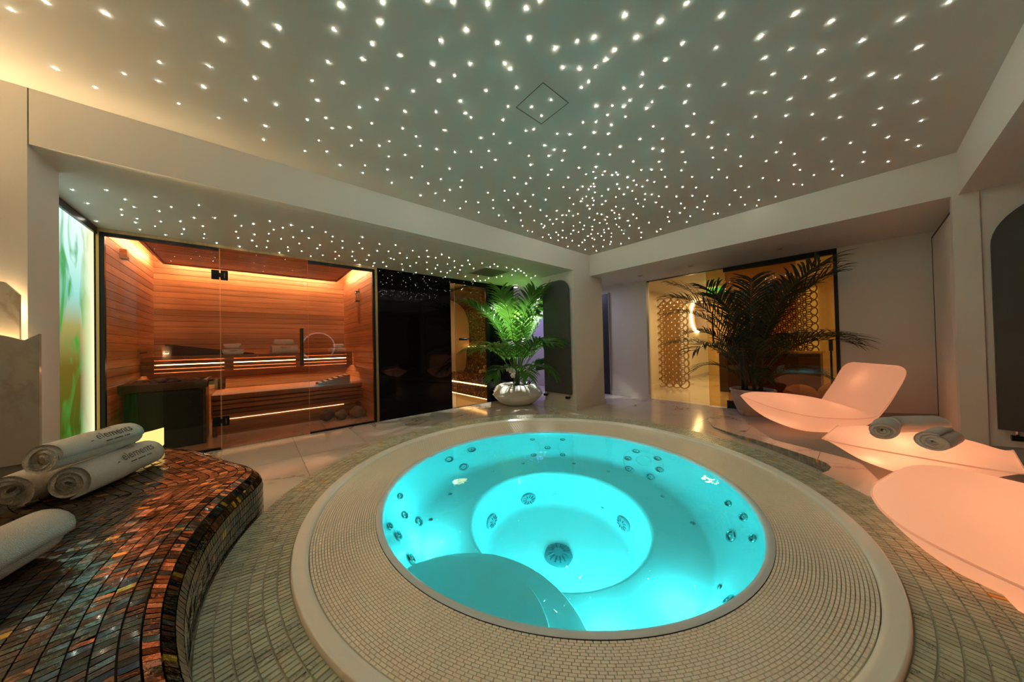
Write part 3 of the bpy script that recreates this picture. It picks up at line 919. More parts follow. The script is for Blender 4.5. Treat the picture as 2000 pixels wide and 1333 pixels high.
child(box('slot', -.966, 4.925, 2.03, -.962, 4.965, 2.04, BLACKM), se)
ti = thing('sauna_sand_timer', 'hourglass sand timer on a long wooden back board on right sauna wall', 'sand timer', (1.30, 5.20, 1.6))
child(MB().bbox(1.278, 5.185, 1.44, 1.308, 5.235, 1.99, .006).build('back_board', WOODB), ti)
child(MB().lathe([(.004, 1.80), (.018, 1.805), (.020, 1.84), (.004, 1.865), (.020, 1.89), (.018, 1.925), (.004, 1.93)], 14, (1.262, 5.21)).build('glass_bulb', thin_glass('timer glass', (.75, .75, .75)), smooth=True), ti)
child(box('holder', 1.24, 5.18, 1.935, 1.30, 5.24, 1.95, BLACKM), ti)
child(box('holder', 1.24, 5.18, 1.785, 1.30, 5.24, 1.80, BLACKM), ti)
# boulders under the lower bench
def rock(name, c, r, seed, m, parent=None, sq=(1, 1, .8), sub=3, amp=.16):
    bm = bmesh.new()
    bmesh.ops.create_icosphere(bm, subdivisions=sub, radius=1)
    for v in bm.verts:
        n_ = noise.noise(v.co*1.3+Vector((seed*7.1, seed*3.3, seed)))*amp*2+noise.noise(v.co*3.1+Vector((seed, 5*seed, 2)))*amp*.6
        v.co = Vector((v.co.x*sq[0], v.co.y*sq[1], v.co.z*sq[2]))*(1+n_)*r
    zm = min(v.co.z for v in bm.verts)
    me = bpy.data.meshes.new(name)
    for v in bm.verts: v.co.z -= zm
    for f in bm.faces: f.smooth = True
    bm.to_mesh(me)
    bm.free()
    me.materials.append(m)
    return link(name, me, parent, c)
for i, (x, y, r, s, lb_) in enumerate(((.80, 5.03, .088, 1, 'darkest of three boulders under the bench, furthest from the sauna wall'), (.98, 4.99, .078, 2, 'middle one of the three round boulders beneath the lower sauna bench'), (1.185, 4.96, .092, 3, 'pale boulder in the sauna corner, beside the right cedar wall'))):
    tag(rock('boulder', (x, y, .011), r, s, BOULD if i else plain('dark boulder', (.09, .075, .06), .7, bump=.4, bscale=20), sq=(1.05, .95, .86)), lb_, 'boulder', 'boulders under the sauna bench')
# heater with guard rail and stones
he = thing('sauna_heater', 'black box sauna heater heaped with stones behind the left glass', 'heater', (-.69, 5.1, 0))
child(MB().bbox(-.985, 4.86, .012, -.415, 5.36, .635, .01).build('casing', plain('heater black', (.006, .006, .006), .4)), he)
child(box('side_panel', -.80, 4.853, .05, -.44, 4.861, .60, plain('heater panel', (.010, .009, .009), .3)), he)
child(MB().tube([(-.52, 4.858, .50), (-.52, 4.846, .50)], .010, 12).build('control_knob', CHROME), he)
child(box('stone_tray', -.96, 4.90, .636, -.44, 5.33, .66, BLACKM), he)
gr = thing('heater_guard_rail', 'dark cedar guard rail boxed around the black sauna heater', 'guard rail', (-.7, 5.1, .68))
child(MB().bbox(-1.012, 4.80, .645, -.395, 4.83, .725, .005).build('rail_board', WOODK), gr)
child(MB().bbox(-.425, 4.832, .66, -.395, 5.40, .735, .005).build('rail_board', WOODK), gr)
child(MB().bbox(-1.005, 5.40, .66, -.395, 5.43, .73, .005).build('rail_board', WOODK), gr)
child(box('rail_post', -.425, 4.832, .02, -.400, 4.855, .66, WOODK), gr)
child(MB().bbox(-.392, 5.02, .655, -.345, 5.10, .72, .005).build('end_block', WOODK), gr)
k = 0
for iy in range(5):
    for ix in range(8):
        x = -.92+.42*ix/7+random.uniform(-.02, .02)
        y = 4.93+.36*iy/4+random.uniform(-.02, .02)
        edge = 1-abs(ix-3.5)/5
        o = rock('heater_stone', (x, y, .66+random.uniform(0, .045)*edge*1.3), random.uniform(.036, .052), k+20, STONE, sq=(1.2, 1, .72), sub=2, amp=.2)
        o.rotation_euler = (random.uniform(-.2, .2), random.uniform(-.2, .2), random.uniform(0, 6))
        tag(o, 'dark grey stone in the pile heaped on top of the sauna heater', 'stone', 'stones on the sauna heater')
        k += 1
bk = thing('ladle_box', 'small brown wooden box hung on the heater rail end', 'box', (-.30, 4.95, .65))
child(MB().bbox(-.335, 4.90, .600, -.31, 5.06, .72, .004).build('box_front', WOODC), bk)
child(MB().bbox(-.31, 4.90, .60, -.25, 5.06, .612, .003).build('box_bottom', WOODC), bk)
child(wedge(MB(), -.31, -.25, 4.90, 0, .612, .10, .13, .012).build('box_side', WOODC), bk)
child(wedge(MB(), -.31, -.25, 5.048, 0, .612, .10, .13, .012).build('box_side', WOODC), bk)
# glass front
sf = thing('sauna_glass_front', 'sauna front of two fixed glass panes in black and brass frame', 'glass wall', (.15, YS, 0))
def cbox(name, p, *a):
    return child(box(name, *a), p)
cbox('trim_post', sf, -1.055, YS-.03, 0, -1.038, YS+.02, ZS-.002, BRASS)
cbox('trim_post', sf, 1.322, YS-.03, 0, 1.352, YS+.02, ZS-.002, BRASS)
cbox('trim_head', sf, -1.038, YS-.03, 2.158, 1.322, YS+.02, ZS-.002, WOODT)
cbox('frame_post', sf, -1.038, YS-.02, 0, -1.010, YS+.02, 2.158, BLACKM)
cbox('frame_post', sf, 1.290, YS-.02, 0, 1.322, YS+.02, 2.158, BLACKM)
cbox('frame_head', sf, -1.010, YS-.018, 2.128, -.262, YS+.02, 2.158, BLACKM)
cbox('frame_head', sf, .535, YS-.018, 2.122, 1.290, YS+.02, 2.158, BLACKM)
cbox('frame_sill', sf, -1.010, YS-.018, 0, -.262, YS+.02, .022, BLACKM)
cbox('frame_sill', sf, .535, YS-.018, 0, 1.290, YS+.02, .022, BLACKM)
def pane(name, p, x0, x1, y, z0, z1, m):
    return child(mesh_obj(name, [(x0, y, z0), (x1, y, z0), (x1, y, z1), (x0, y, z1)], [(0, 1, 2, 3)], m), p)
pane('glass_pane', sf, -1.010, -.258, YS, .022, 2.128, GLASS)
pane('glass_pane', sf, .538, 1.290, YS, .022, 2.122, GLASS)
cbox('glass_edge', sf, -.2605, YS-.004, .01, -.258, YS+.004, 2.155, GLASSE)
sd = thing('sauna_glass_door', 'frameless clear glass sauna door with black hinges and long handle', 'door', (.14, YS, 0))
pane('glass_pane', sd, -.252, .530, YS, .008, 2.150, GLASS)
cbox('glass_edge', sd, .5305, YS-.004, .008, .533, YS+.004, 2.150, GLASSE)
cbox('glass_edge', sd, -.2545, YS-.004, .008, -.2525, YS+.004, 2.150, GLASSE)
cbox('glass_edge', sd, -.252, YS-.004, .004, .530, YS+.004, .007, GLASSE)
for z in (1.87, .30):
    hg = child(MB().bbox(-.322, YS-.018, z-.05, -.262, YS+.018, z+.05, .003).build('hinge', BLACKM), sd)
    h2 = MB().bbox(-.262, YS-.018, z-.022, -.250, YS+.018, z+.022, .002).bbox(-.250, YS-.018, z-.052, -.192, YS+.018, z+.052, .003).build('hinge_leaf', BLACKM)
    child(h2, sd)
    cbox('hinge_slot', sd, -.222, YS-.0195, z-.03, -.217, YS-.0185, z+.02, BRASS)
hm = plain('dark bronze handle', (.05, .04, .025), .35, .6)
child(MB().tube([(.462, YS-.045, .85), (.462, YS-.045, 1.305)], .0145, 12).build('handle', hm, smooth=False), sd)
child(MB().tube([(.462, YS+.045, .85), (.462, YS+.045, 1.305)], .0145, 12).build('handle', hm), sd)
for z in (.93, 1.22):
    child(MB().tube([(.462, YS-.04, z), (.462, YS+.04, z)], .006, 8).build('handle_stud', hm), sd)

# ================================================================ STEAM ROOM
bw = thing('black_glass_wall', 'tall black glass wall panel between sauna and steam room door', 'wall panel', (1.94, YS, 0))
cbox('black_pane', bw, 1.353, YS-.006, 0, 2.528, YS+.012, ZS-.001, BLACKG)
cbox('head_band', bw, 2.529, YS-.010, 2.108, 3.94, YS+.012, ZS-.001, BLACKG)
cbox('dark_pane', bw, 3.325, YS-.006, 0, 3.94, YS+.012, 2.107, BLACKG)
cbox('frame_post', bw, 3.255, YS-.018, 0, 3.324, YS+.02, 2.107, BLACKM)
sdo = thing('steam_room_door', 'open bronze glass steam room door with square black hinges', 'door', (2.9, YS, 0))
pane('glass_pane', sdo, 2.612, 3.252, YS, .008, 2.105, STEAMG)
for z in (1.74, .42):
    child(MB().bbox(3.19, YS-.022, z-.055, 3.262, YS+.022, z+.055, .003).build('hinge', BLACKM), sdo)
child(MB().tube([(2.66, YS-.05, 1.16), (2.80, YS-.05, 1.16)], .022, 10).build('handle', BLACKM), sdo)
child(MB().tube([(2.79, YS-.05, 1.165), (2.93, YS-.05, 1.165)], .008, 8).build('handle_stem', BLACKM), sdo)
cbox('glass_edge', sdo, 2.607, YS-.003, .008, 2.611, YS+.003, 2.105, CHROME)
STW = plain('steam plaster', (.80, .64, .44), .5)
struct(box('wall_steam_left', 1.36, 4.52, 0, 2.50, 6.0, ZS, STW))
struct(box('wall_steam_end', 2.5, 6.06, 0, 3.95, 6.16, ZS, STW))
struct(box('wall_steam_right', 3.90, 4.51, 0, 3.95, 6.1, ZS, STW))
fst = struct(box('floor_steam', 2.5, 4.5, 0, 3.9, 6.05, .003, GROUT))
for a, b in ((2.502, 3.10), (3.104, 3.90)):
    MB().box(a, 4.50, .001, b, 6.04, .008).build('marble_tile', plain('pale travertine', (.80, .66, .48), .3) if a < 3 else MATS['pale travertine'], fst)
# mosaic bench of the steam room
STC = [(.16, .085, .03), (.10, .055, .022), (.24, .13, .045), (.07, .04, .018), (.30, .17, .06), (.13, .075, .03)]
def stc():
    return (.75, .42, .10) if random.random() < .05 else random.choice(STC)
def mosaic_face(mb, o, ux, uy, nu, nv, pu, pv, nrm, gap=.0025, th=.004):
    o, ux, uy, nrm = Vector(o), Vector(ux), Vector(uy), Vector(nrm)
    for i in range(nu):
        for j in range(nv):
            a = o+ux*(i*pu)+uy*(j*pv)
            b = a+ux*(pu-gap)
            c = b+uy*(pv-gap)
            d_ = a+uy*(pv-gap)
            q = [a, b, c, d_]
            col = stc()
            mb.add(q+[p+nrm*th for p in q], [(4, 5, 6, 7), (0, 1, 5, 4), (1, 2, 6, 5), (2, 3, 7, 6), (3, 0, 4, 7)], col)
stb = thing('steam_room_bench', 'bronze mosaic bench and curved wall with lit edges inside the steam room', 'bench', (3.5, 5.3, 0))
SPL = [(3.40, .008), (3.40, .235)]
SPU = catmull([(3.40, .285), (3.40, .40), (3.41, .45), (3.45, .470), (3.60, .470), (3.70, .475), (3.76, .52), (3.79, .65), (3.80, .85), (3.815, .98), (3.84, 1.015)], 6)
SPW = catmull([(3.88, 1.04), (3.885, 1.3), (3.87, 1.6), (3.80, 1.82), (3.66, 1.98), (3.45, 2.08), (3.25, 2.12), (3.0, 2.13)], 6)
SY_0, SY_1 = 4.53, 6.05
def strip_core(name, P, back):
    vs = [(x, y, z) for y in (SY_0, SY_1) for x, z in P]
    n = len(P)
    return child(mesh_obj(name, vs, [(k, k+1, n+k+1, n+k) for k in range(n-1)], IRIDG), stb)
strip_core('bench_core', SPL, 0)
strip_core('bench_core', SPU, 0)
strip_core('wall_core', SPW, 0)
cbox('bench_core', stb, 3.425, SY_0, .01, 3.60, SY_1, .28, IRIDG)
mb = MB()
for P in (SPL, SPU, SPW):
    Q = resample(P, .025)
    for (xa, za), (xb, zb) in zip(Q, Q[1:]):
        l = math.hypot(xb-xa, zb-za) or 1
        nx, nz = -(zb-za)/l, (xb-xa)/l
        g = .06
        xa2, za2, xb2, zb2 = xa+(xb-xa)*g, za+(zb-za)*g, xb-(xb-xa)*g, zb-(zb-za)*g
        for k in range(60):
            y0 = SY_0+.0253*k
            y1 = y0+.0228
            q = [(xa2, y0, za2), (xa2, y1, za2), (xb2, y1, zb2), (xb2, y0, zb2)]
            mb.add(q+[(x+nx*.004, y, z+nz*.004) for x, y, z in q], [(4, 5, 6, 7), (0, 1, 5, 4), (1, 2, 6, 5), (2, 3, 7, 6), (3, 0, 4, 7)], stc())
tag(child(mb.build('mosaic_tiling', STEAMT, color=True), stb), kind='stuff')
cbox('light_strip', stb, 3.408, SY_0, .250, 3.416, SY_1, .268, E_STEAM)
cbox('light_strip', stb, 3.855, SY_0, 1.020, 3.865, SY_1, 1.030, E_STEAM)
cbox('light_strip', stb, 3.392, SY_0, .009, 3.398, SY_1, .014, E_STEAM)
# air grille in the alcove ceiling
gv = thing('air_grille', 'square grey air grille in the lower starry ceiling', 'air vent', (2.82, 3.78, ZS))
mb = MB()
for (x0, y0, x1, y1) in ((2.585, 3.545, 2.61, 4.005), (3.02, 3.545, 3.045, 4.005), (2.61, 3.545, 3.02, 3.57), (2.61, 3.98, 3.02, 4.005)):
    mb.box(x0, y0, ZS-.008, x1, y1, ZS-.0005)
child(mb.build('frame', plain('grille frame', (.30, .27, .22), .5)), gv)
gm = plain('grille slat', (.20, .17, .15), .5)
for k in range(18):
    y = 3.572+k*.0227
    cbox('slat', gv, 2.611, y, ZS-.0075, 3.019, y+.012, ZS-.0012, gm)
cbox('backing', gv, 2.61, 3.57, ZS-.0010, 3.02, 3.98, ZS-.0004, plain('grille back', (.06, .05, .045), .8))
# violet passage
struct(box('wall_violet_back', XR+.02, 3.29, 0, XR+.1, 6.4, ZS, PAINT))
struct(box('wall_violet_end', 3.95, 6.30, 0, XR+.1, 6.4, ZS, PAINT))
dv = thing('dark_doorway_panel', 'narrow dark door panel standing behind the column', 'door', (5.44, 3.40, 0))
cbox('door_leaf', dv, 5.43, 3.30, .01, 5.455, 3.60, 2.03, plain('dark door', (.02, .018, .03), .4))
cbox('frame_edge', dv, 5.425, 3.29, .0, 5.458, 3.302, 2.05, plain('door edge', (.35, .33, .36), .4))

# ================================================================ HOT TUB AND ITS PLINTH
pli = thing('tub_plinth', 'round raised plinth of pale green stone mosaic around the hot tub', 'plinth', (TC[0], TC[1], 0))
MB().lathe([(R_PL-.004, 0), (R_PL-.004, ZP-.012), (R_PL-.012, ZP-.004), (R_RING-.02, ZP-.004), (R_RING-.02, 0)], 128).build('plinth_core', MOSG, pli)
pli_off = Vector((TC[0], TC[1], 0))
def ring_tile(r0, r1, a0, a1, z0, z1, tilt=0., bev=.0012):
    """curved tile, local to the tub centre"""
    vs = []
    for z, b in ((z0, 0), (z1, bev)):
        for r, a in ((r0+b, a0+b/r0), (r1-b, a0+b/r1), (r1-b, a1-b/r1), (r0+b, a1-b/r0)):
            vs.append((r*math.cos(a), r*math.sin(a), z))
    return vs
PROWS = 6
pw = (R_PL-.004-R_RING-.002)/PROWS
tiles = []
camxy = Vector((-TC[0], -TC[1]))
for k in range(PROWS):
    r0 = R_RING+.002+pw*k
    r1 = r0+pw
    n = int(2*PI*(r0+r1)/2/.0172)
    ph = random.random()*6
    for i in range(n):
        a0 = ph+2*PI*i/n
        a1 = a0+2*PI/n
        am = (a0+a1)/2
        p = Vector((math.cos(am), math.sin(am)))*((r0+r1)/2)
        # skip what lies under the bench or out of sight behind the camera
        d = math.degrees(am) % 360
        gold = random.random() < .012
        c = random.uniform(.78, 1.12)
        col = (1.35, .62, .06) if gold else (c*1.0, c*1.02, c*random.uniform(.92, 1.05))
        rel = p-camxy
        vis = rel.x*math.cos(YAW)+rel.y*math.sin(YAW)
        dist = rel.length if vis > .25 else 9
        tiles.append((dist, r0+.0008, r1-.0016, a0+.0006/r0, a1-.0013/r0, col))
tiles.sort(key=lambda t: t[0])
TF = [(4, 5, 6, 7), (0, 1, 5, 4), (1, 2, 6, 5), (2, 3, 7, 6), (3, 0, 4, 7)]
for (_, r0, r1, a0, a1, col) in tiles[:300]:
    zt = ZP+random.uniform(-.0004, .0006)
    mesh_obj('mosaic_tile', ring_tile(r0, r1, a0, a1, ZP-.004, zt), TF, MOSM, pli, cols=[col]*5)
mb = MB()
for (_, r0, r1, a0, a1, col) in tiles[300:]:
    mb.add(ring_tile(r0, r1, a0, a1, ZP-.004, ZP+random.uniform(-.0004, .0006)), TF, col)
# rounded outer course going down the plinth side
n = int(2*PI*R_PL/.0172)
for i in range(n):
    a0, a1 = 2*PI*i/n, 2*PI*(i+1)/n-.0009
    c = random.uniform(.72, 1.0)
    for z0, z1 in ((ZP-.046, ZP-.010), (ZP-.082, ZP-.048), (ZP-.118, ZP-.084)):
        r = R_PL
        vs = [((r+dr)*math.cos(a), (r+dr)*math.sin(a), z) for z in (z0, z1) for dr, a in ((-.006, a0), (0, a0), (0, a1), (-.006, a1))]
        mb.add(vs, BOXF, (c, c*1.02, c*.97))
tag(mb.build('mosaic_tiling', MOSM, pli, color=True), kind='stuff')

tub = thing('hot_tub', 'large round overflow hot tub glowing turquoise', 'hot tub', (TC[0], TC[1], 0))
prof = [(.934, .288), (.922, .292), (.910, .288), (.904, .276), (.900, .25), (.895, .22), (.86, .13), (.80, .0), (.755, -.09), (.742, -.115), (.72, -.122), (.50, -.122), (.485, -.128), (.475, -.145), (.455, -.30), (.438, -.45), (.42, -.49), (.38, -.50), (0.001, -.505)]
sh = MB().lathe(prof, 128).build('shell', SHELL, tub, smooth=True)
ring = MB().lathe([(R_GR, ZP-.03), (R_GR+.002, ZP-.004), (R_GR+.008, ZP+.004), (R_GR+.018, ZP+.006), (R_RING-.014, ZP+.007), (R_RING-.006, ZP+.012), (R_RING-.001, ZP+.010), (R_RING+.002, ZP-.01)], 160).build('rim_ring', WHITEA, tub, smooth=True)
MB().lathe([(R_IN, .268), (R_IN-.002, .10)], 96).build('inner_collar', GRATED, tub, smooth=True)
# overflow grate: concentric courses of little blocks over a dark channel
gra = MB().lathe([(R_IN-.001, .270), (R_GR+.001, .300)], 96).build('overflow_grate', GRATED, tub)
GROWS = 25
gp = (R_GR-R_IN)/GROWS
blocks = []
for k in range(GROWS):
    r = R_IN+gp*(k+.5)
    n = int(2*PI*r/.0205)
    for i in range(n):
        a = 2*PI*(i+.5*(k % 2))/n
        p = Vector((math.cos(a), math.sin(a)))*r
        rel = p-camxy
        vis = rel.x*math.cos(YAW)+rel.y*math.sin(YAW)
        dist = rel.length if vis > .45 else 9
        blocks.append((dist, k, r, a, 2*PI/n))
def block(k, r, a, da):
    h = gp*.44
    l = da*.47
    zb = .272+.030*(k+.5)/GROWS
    zt = zb+.0135
    vs = []
    for z, hr, hl in ((zb, h, l), (zt-.003, h, l), (zt, h*.80, l*.93)):
        for sr, sl in ((-1, -1), (1, -1), (1, 1), (-1, 1)):
            rr, aa = r+sr*hr, a+sl*hl
            vs.append((rr*math.cos(aa), rr*math.sin(aa), z))
    fs = [(8, 9, 10, 11)]
    for L in (0, 4):
        for q in range(4):
            fs.append((L+q, L+(q+1) % 4, L+4+(q+1) % 4, L+4+q))
    return vs, fs
blocks.sort(key=lambda t: t[0])
for (_, k, r, a, da) in blocks[:300]:
    vs, fs = block(k, r, a, da)
    mesh_obj('grate_block', vs, fs, GRATE, gra)
mb = MB()
for (_, k, r, a, da) in blocks[300:]:
    vs, fs = block(k, r, a, da)
    mb.add(vs, fs)
tag(mb.build('grate_blocks', GRATE, gra), kind='stuff')
# steps down into the tub, from the camera side
def step(c, r, z):
    mb = MB()
    out = []
    for k in range(64):
        a = 2*PI*k/64
        x, y = c[0]+r*math.cos(a), c[1]+r*math.sin(a)
        d_ = math.hypot(x, y)
        lim = .86 if z > 0 else .80
        if d_ > lim:
            x, y = x*lim/d_, y*lim/d_
        out.append((x, y))
    n = 64
    vs = [(x*.985+c[0]*.015, y*.985+c[1]*.015, z) for x, y in out]+[(x, y, z-.012) for x, y in out]+[(x, y, -.125) for x, y in out]
    fs = [tuple(range(n))]
    for L in (0, n):
        for i in range(n):
            fs.append((L+i, L+n+i, L+n+(i+1) % n, L+(i+1) % n))
    mb.add(vs, fs)
    return mb
step((.42-TC[0], .86-TC[1]), .345, .085).build('step', SHELL, tub)
step((.44-TC[0], .84-TC[1]), .46, -.035).build('step', SHELL, tub)
# water
wat = MB()
wat.lathe([(.9045, .277), (.7, .277), (.45, .277), (.2, .277), (.001, .277)], 96)
wo = wat.build('water', WATER, tub, smooth=True)
# jets: chrome bezel and dark nozzle, at real places on the wall
def wall_r(z):
    for (r0, z0), (r1, z1) in zip(prof[4:12], prof[5:12]):
        if z1 <= z <= z0:
            return r0+(r1-r0)*(z0-z)/(z0-z1)
    return .74
def jet(a, z, R_, kind='jet', r=None):
    a = math.radians(a)
    r = r or wall_r(z)
    slope = math.atan2(.155, .34)
    nrm = Vector((-math.cos(a)*math.cos(slope), -math.sin(a)*math.cos(slope), math.sin(slope)))
    q = nrm.to_track_quat('Z', 'Y').to_matrix().to_4x4()
    q.translation = Vector((r*math.cos(a), r*math.sin(a), z))+nrm*.002
    mb = MB()
    if kind == 'jet':
        mb.lathe([(R_, 0), (R_*.97, .006), (R_*.82, .009), (R_*.72, .006), (R_*.70, .002)], 24)
        mb.lathe([(R_*.70, .002), (R_*.45, -.004), (0.001, -.005)], 24, mid=1)
        mb.lathe([(R_*.26, .004), (R_*.22, .008), (0.001, .009)], 14, mid=0)
    else:
        mb.lathe([(R_, 0), (R_*.9, .004), (R_*.5, .005), (0.001, .005)], 18)
    vs = [q @ Vector(v) for v in mb.v]
    return mesh_obj('jet' if kind == 'jet' else 'air_nozzle', vs, mb.f, [CHROME, JETD], tub, mids=mb.m, smooth=True)
for a, z, R_ in ((105, .135, .040), (90.5, .151, .042), (99.9, -.02, .044), (54.5, .151, .022), (37.5, .147, .022), (46.2, .01, .028), (55.3, -.085, .024), (37.3, -.085, .024),
                 (-1.9, .146, .031), (.5, .02, .031), (-13.1, .144, .031), (-2.1, -.095, .034), (-17, .028, .033), (-14.8, -.085, .034),
                 (142.5, .168, .028), (149.1, .062, .032), (145.7, -.07, .036), (161.3, .185, .027), (162.2, .097, .032), (169.5, .009, .036),
                 (-52.8, .141, .026), (-62.1, .169, .032), (-65.6, .03, .038), (-72.9, .171, .026), (-97, .10, .03), (-112, .10, .03)):
    jet(a, z, R_)
for a, r in ((86.8, .656), (64.2, .656), (29.4, .647), (5.9, .643), (120.4, .69), (141.5, .71), (-29.7, .672), (-51.2, .70)):
    x, y = r*math.cos(math.radians(a)), r*math.sin(math.radians(a))
    MB().lathe([(.013, -.121), (.012, -.116), (.006, -.115), (.001, -.115)], 14, (x, y)).build('air_nozzle', CHROME, tub, smooth=True)
jet(-85.6, -.06, .014, 'air')
# moulded outline rings around jet groups
def wall_loop(name, pts):
    P = []
    for a, z in pts:
        a_ = math.radians(a)
        r = wall_r(z)-.003
        P.append((r*math.cos(a_), r*math.sin(a_), z))
    P.append(P[0])
    MB().tube(P, .0028, 5, cap=False).build(name, SHELL, tub, smooth=True)
wall_loop('moulded_ring', [(-7.5+10.5*math.cos(t*PI/20), .03+.155*math.sin(t*PI/20)) for t in range(40)])
wall_loop('moulded_ring', [(-7.5+4*math.cos(t*PI/16), .055+.06*math.sin(t*PI/16)) for t in range(32)])
wall_loop('moulded_ring', [(45.5+(10.5-5*abs(math.cos(t*PI/20))**4)*math.cos(t*PI/20), .03+.145*math.sin(t*PI/20)) for t in range(40)])
# footwell fittings
def disc_fit(name, a, z, R_, ny=10):
    a_ = math.radians(a)
    r = .452 if z > -.4 else .437
    nrm = Vector((-math.cos(a_), -math.sin(a_), .12)).normalized()
    q = nrm.to_track_quat('Z', 'Y').to_matrix().to_4x4()
    q.translation = Vector((r*math.cos(a_), r*math.sin(a_), z))
    mb = MB()
    mb.lathe([(R_, 0), (R_*.96, .010), (R_*.8, .016), (.001, .018)], 24)
    for k in range(ny):
        t = 2*PI*k/ny
        mb.tube([(R_*.35*math.cos(t), R_*.35*math.sin(t), .017), (R_*.8*math.cos(t), R_*.8*math.sin(t), .016)], .003, 4, mid=1)
    mesh_obj(name, [q @ Vector(v) for v in mb.v], mb.f, [plain('suction grey', (.30, .40, .42), .4), JETD], tub, mids=mb.m, smooth=False)
disc_fit('suction_cover', 68.7, -.40, .055)
disc_fit('suction_cover', 112.5, -.40, .055)
disc_fit('suction_cover', -23.7, -.40, .055)
for a, z in ((43.8, -.38), (-.5, -.40)):
    jet(a, z, .013, 'air', r=.45)
mb = MB()
mb.lathe([(.078, -.502), (.075, -.488), (.055, -.478), (.001, -.474)], 28)
for k in range(14):
    t = 2*PI*k/14
    mb.tube([(.03*math.cos(t), .03*math.sin(t), -.474), (.066*math.cos(t), .066*math.sin(t), -.482)], .004, 4, mid=1)
mb.build('drain_cover', [plain('drain grey', (.10, .16, .17), .4), JETD], tub)

# ================================================================ TILED BENCH
RB = 1.425
ctrl = [(TC[0]+RB*math.cos(math.radians(a)), TC[1]+RB*math.sin(math.radians(a))) for a in range(236, 156, -6)]
ctrl += [(.010, 1.765), (.030, 1.86), (.012, 1.96), (-.035, 2.07), (-.116, 2.257), (-.213, 2.49), (-.383, 2.71), (-.62, 2.87)]
BE = catmull(ctrl, 14)
def normals(P, blur):
    T = []
    for i in range(len(P)):
        a, b = P[max(0, i-1)], P[min(len(P)-1, i+1)]
        dx, dy = b[0]-a[0], b[1]-a[1]
        l = math.hypot(dx, dy) or 1
        T.append((-dy/l, dx/l))
    out = []
    for i in range(len(T)):
        sx = sy = 0
        for j in range(max(0, i-blur), min(len(T), i+blur+1)):
            wgt = 1-abs(j-i)/(blur+1)
            sx += T[j][0]*wgt
            sy += T[j][1]*wgt
        l = math.hypot(sx, sy) or 1
        out.append((sx/l, sy/l))
    return out
BE = resample(BE, .012)
ZBT = .50
def offset(d):
    if d <= 0:
        nn = normals(BE, 2)
        return [(p[0]+n_[0]*d, p[1]+n_[1]*d) for p, n_ in zip(BE, nn)]
    nn = normals(BE, 2+int(d/.012*.9))
    return [(p[0]+n_[0]*d, p[1]+n_[1]*d) for p, n_ in zip(BE, nn)]
tb = thing('tiled_bench', 'curved bench clad in dark iridescent glass mosaic beside the hot tub', 'bench', (-.5, 1.8, 0))
RBN, NB = .085, 5                 # bullnose radius and its courses
def nose(d):
    """arc length from the edge -> (inward offset, height)"""
    L = RBN*PI/2
    if d >= L:
        return RBN+d-L, ZBT
    t = d/RBN
    return RBN*(1-math.cos(t)), ZBT-RBN+RBN*math.sin(t)
for k in range(9):
    d0, z0 = nose(RBN*PI/2*k/9)
    d1, z1 = nose(RBN*PI/2*(k+1)/9)
    A, B = offset(d0+.003), offset(d1+.003)
    n = len(A)
    vs = [(x, y, z0-.003) for x, y in A]+[(x, y, z1-.003) for x, y in B]
    child(mesh_obj('bench_nose', vs, [(i, i+1, n+i+1, n+i) for i in range(n-1)], IRIDG), tb)
A = offset(RBN)
poly = list(A)+[(-.62, 2.84), (-.62, 2.888), (-2.2, 2.888), (-2.2, .0)]
child(MB().prism(poly, 0, ZBT-.003).build('bench_core', IRIDG), tb)
A = offset(.004)
n = len(A)
child(mesh_obj('bench_side', [(x, y, z) for z in (0, ZBT-RBN) for x, y in A], [(i, i+1, n+i+1, n+i) for i in range(n-1)], IRIDG), tb)
IC = [((.085, .042, .014), 5), ((.055, .028, .012), 4), ((.16, .065, .022), 4), ((.07, .055, .022), 5), ((.045, .055, .035), 3), ((.02, .07, .075), 2), ((.015, .035, .07), 2), ((.20, .085, .03), 2), ((.03, .018, .012), 4), ((.09, .095, .055), 3)]
ICW = [c for c, n_ in IC for _ in range(n_)]
def icol():
    if random.random() < .028: return (.80, .48, .07)
    c = random.choice(ICW)
    s_ = random.uniform(.75, 1.25)
    return tuple(v*s_ for v in c)
PB, PT_ = RBN*PI/2/NB*1.0, .0190
PB = .0305
def at(P, u):
    i = min(int(u), len(P)-2)
    t = u-i
    return (P[i][0]+(P[i+1][0]-P[i][0])*t, P[i][1]+(P[i+1][1]-P[i][1])*t)
btiles = []
rowsd = [(RBN*PI/2*k/NB, RBN*PI/2*(k+1)/NB) for k in range(NB)]
rowsd += [(RBN*PI/2+PB*k, RBN*PI/2+PB*(k+1)) for k in range(44)]
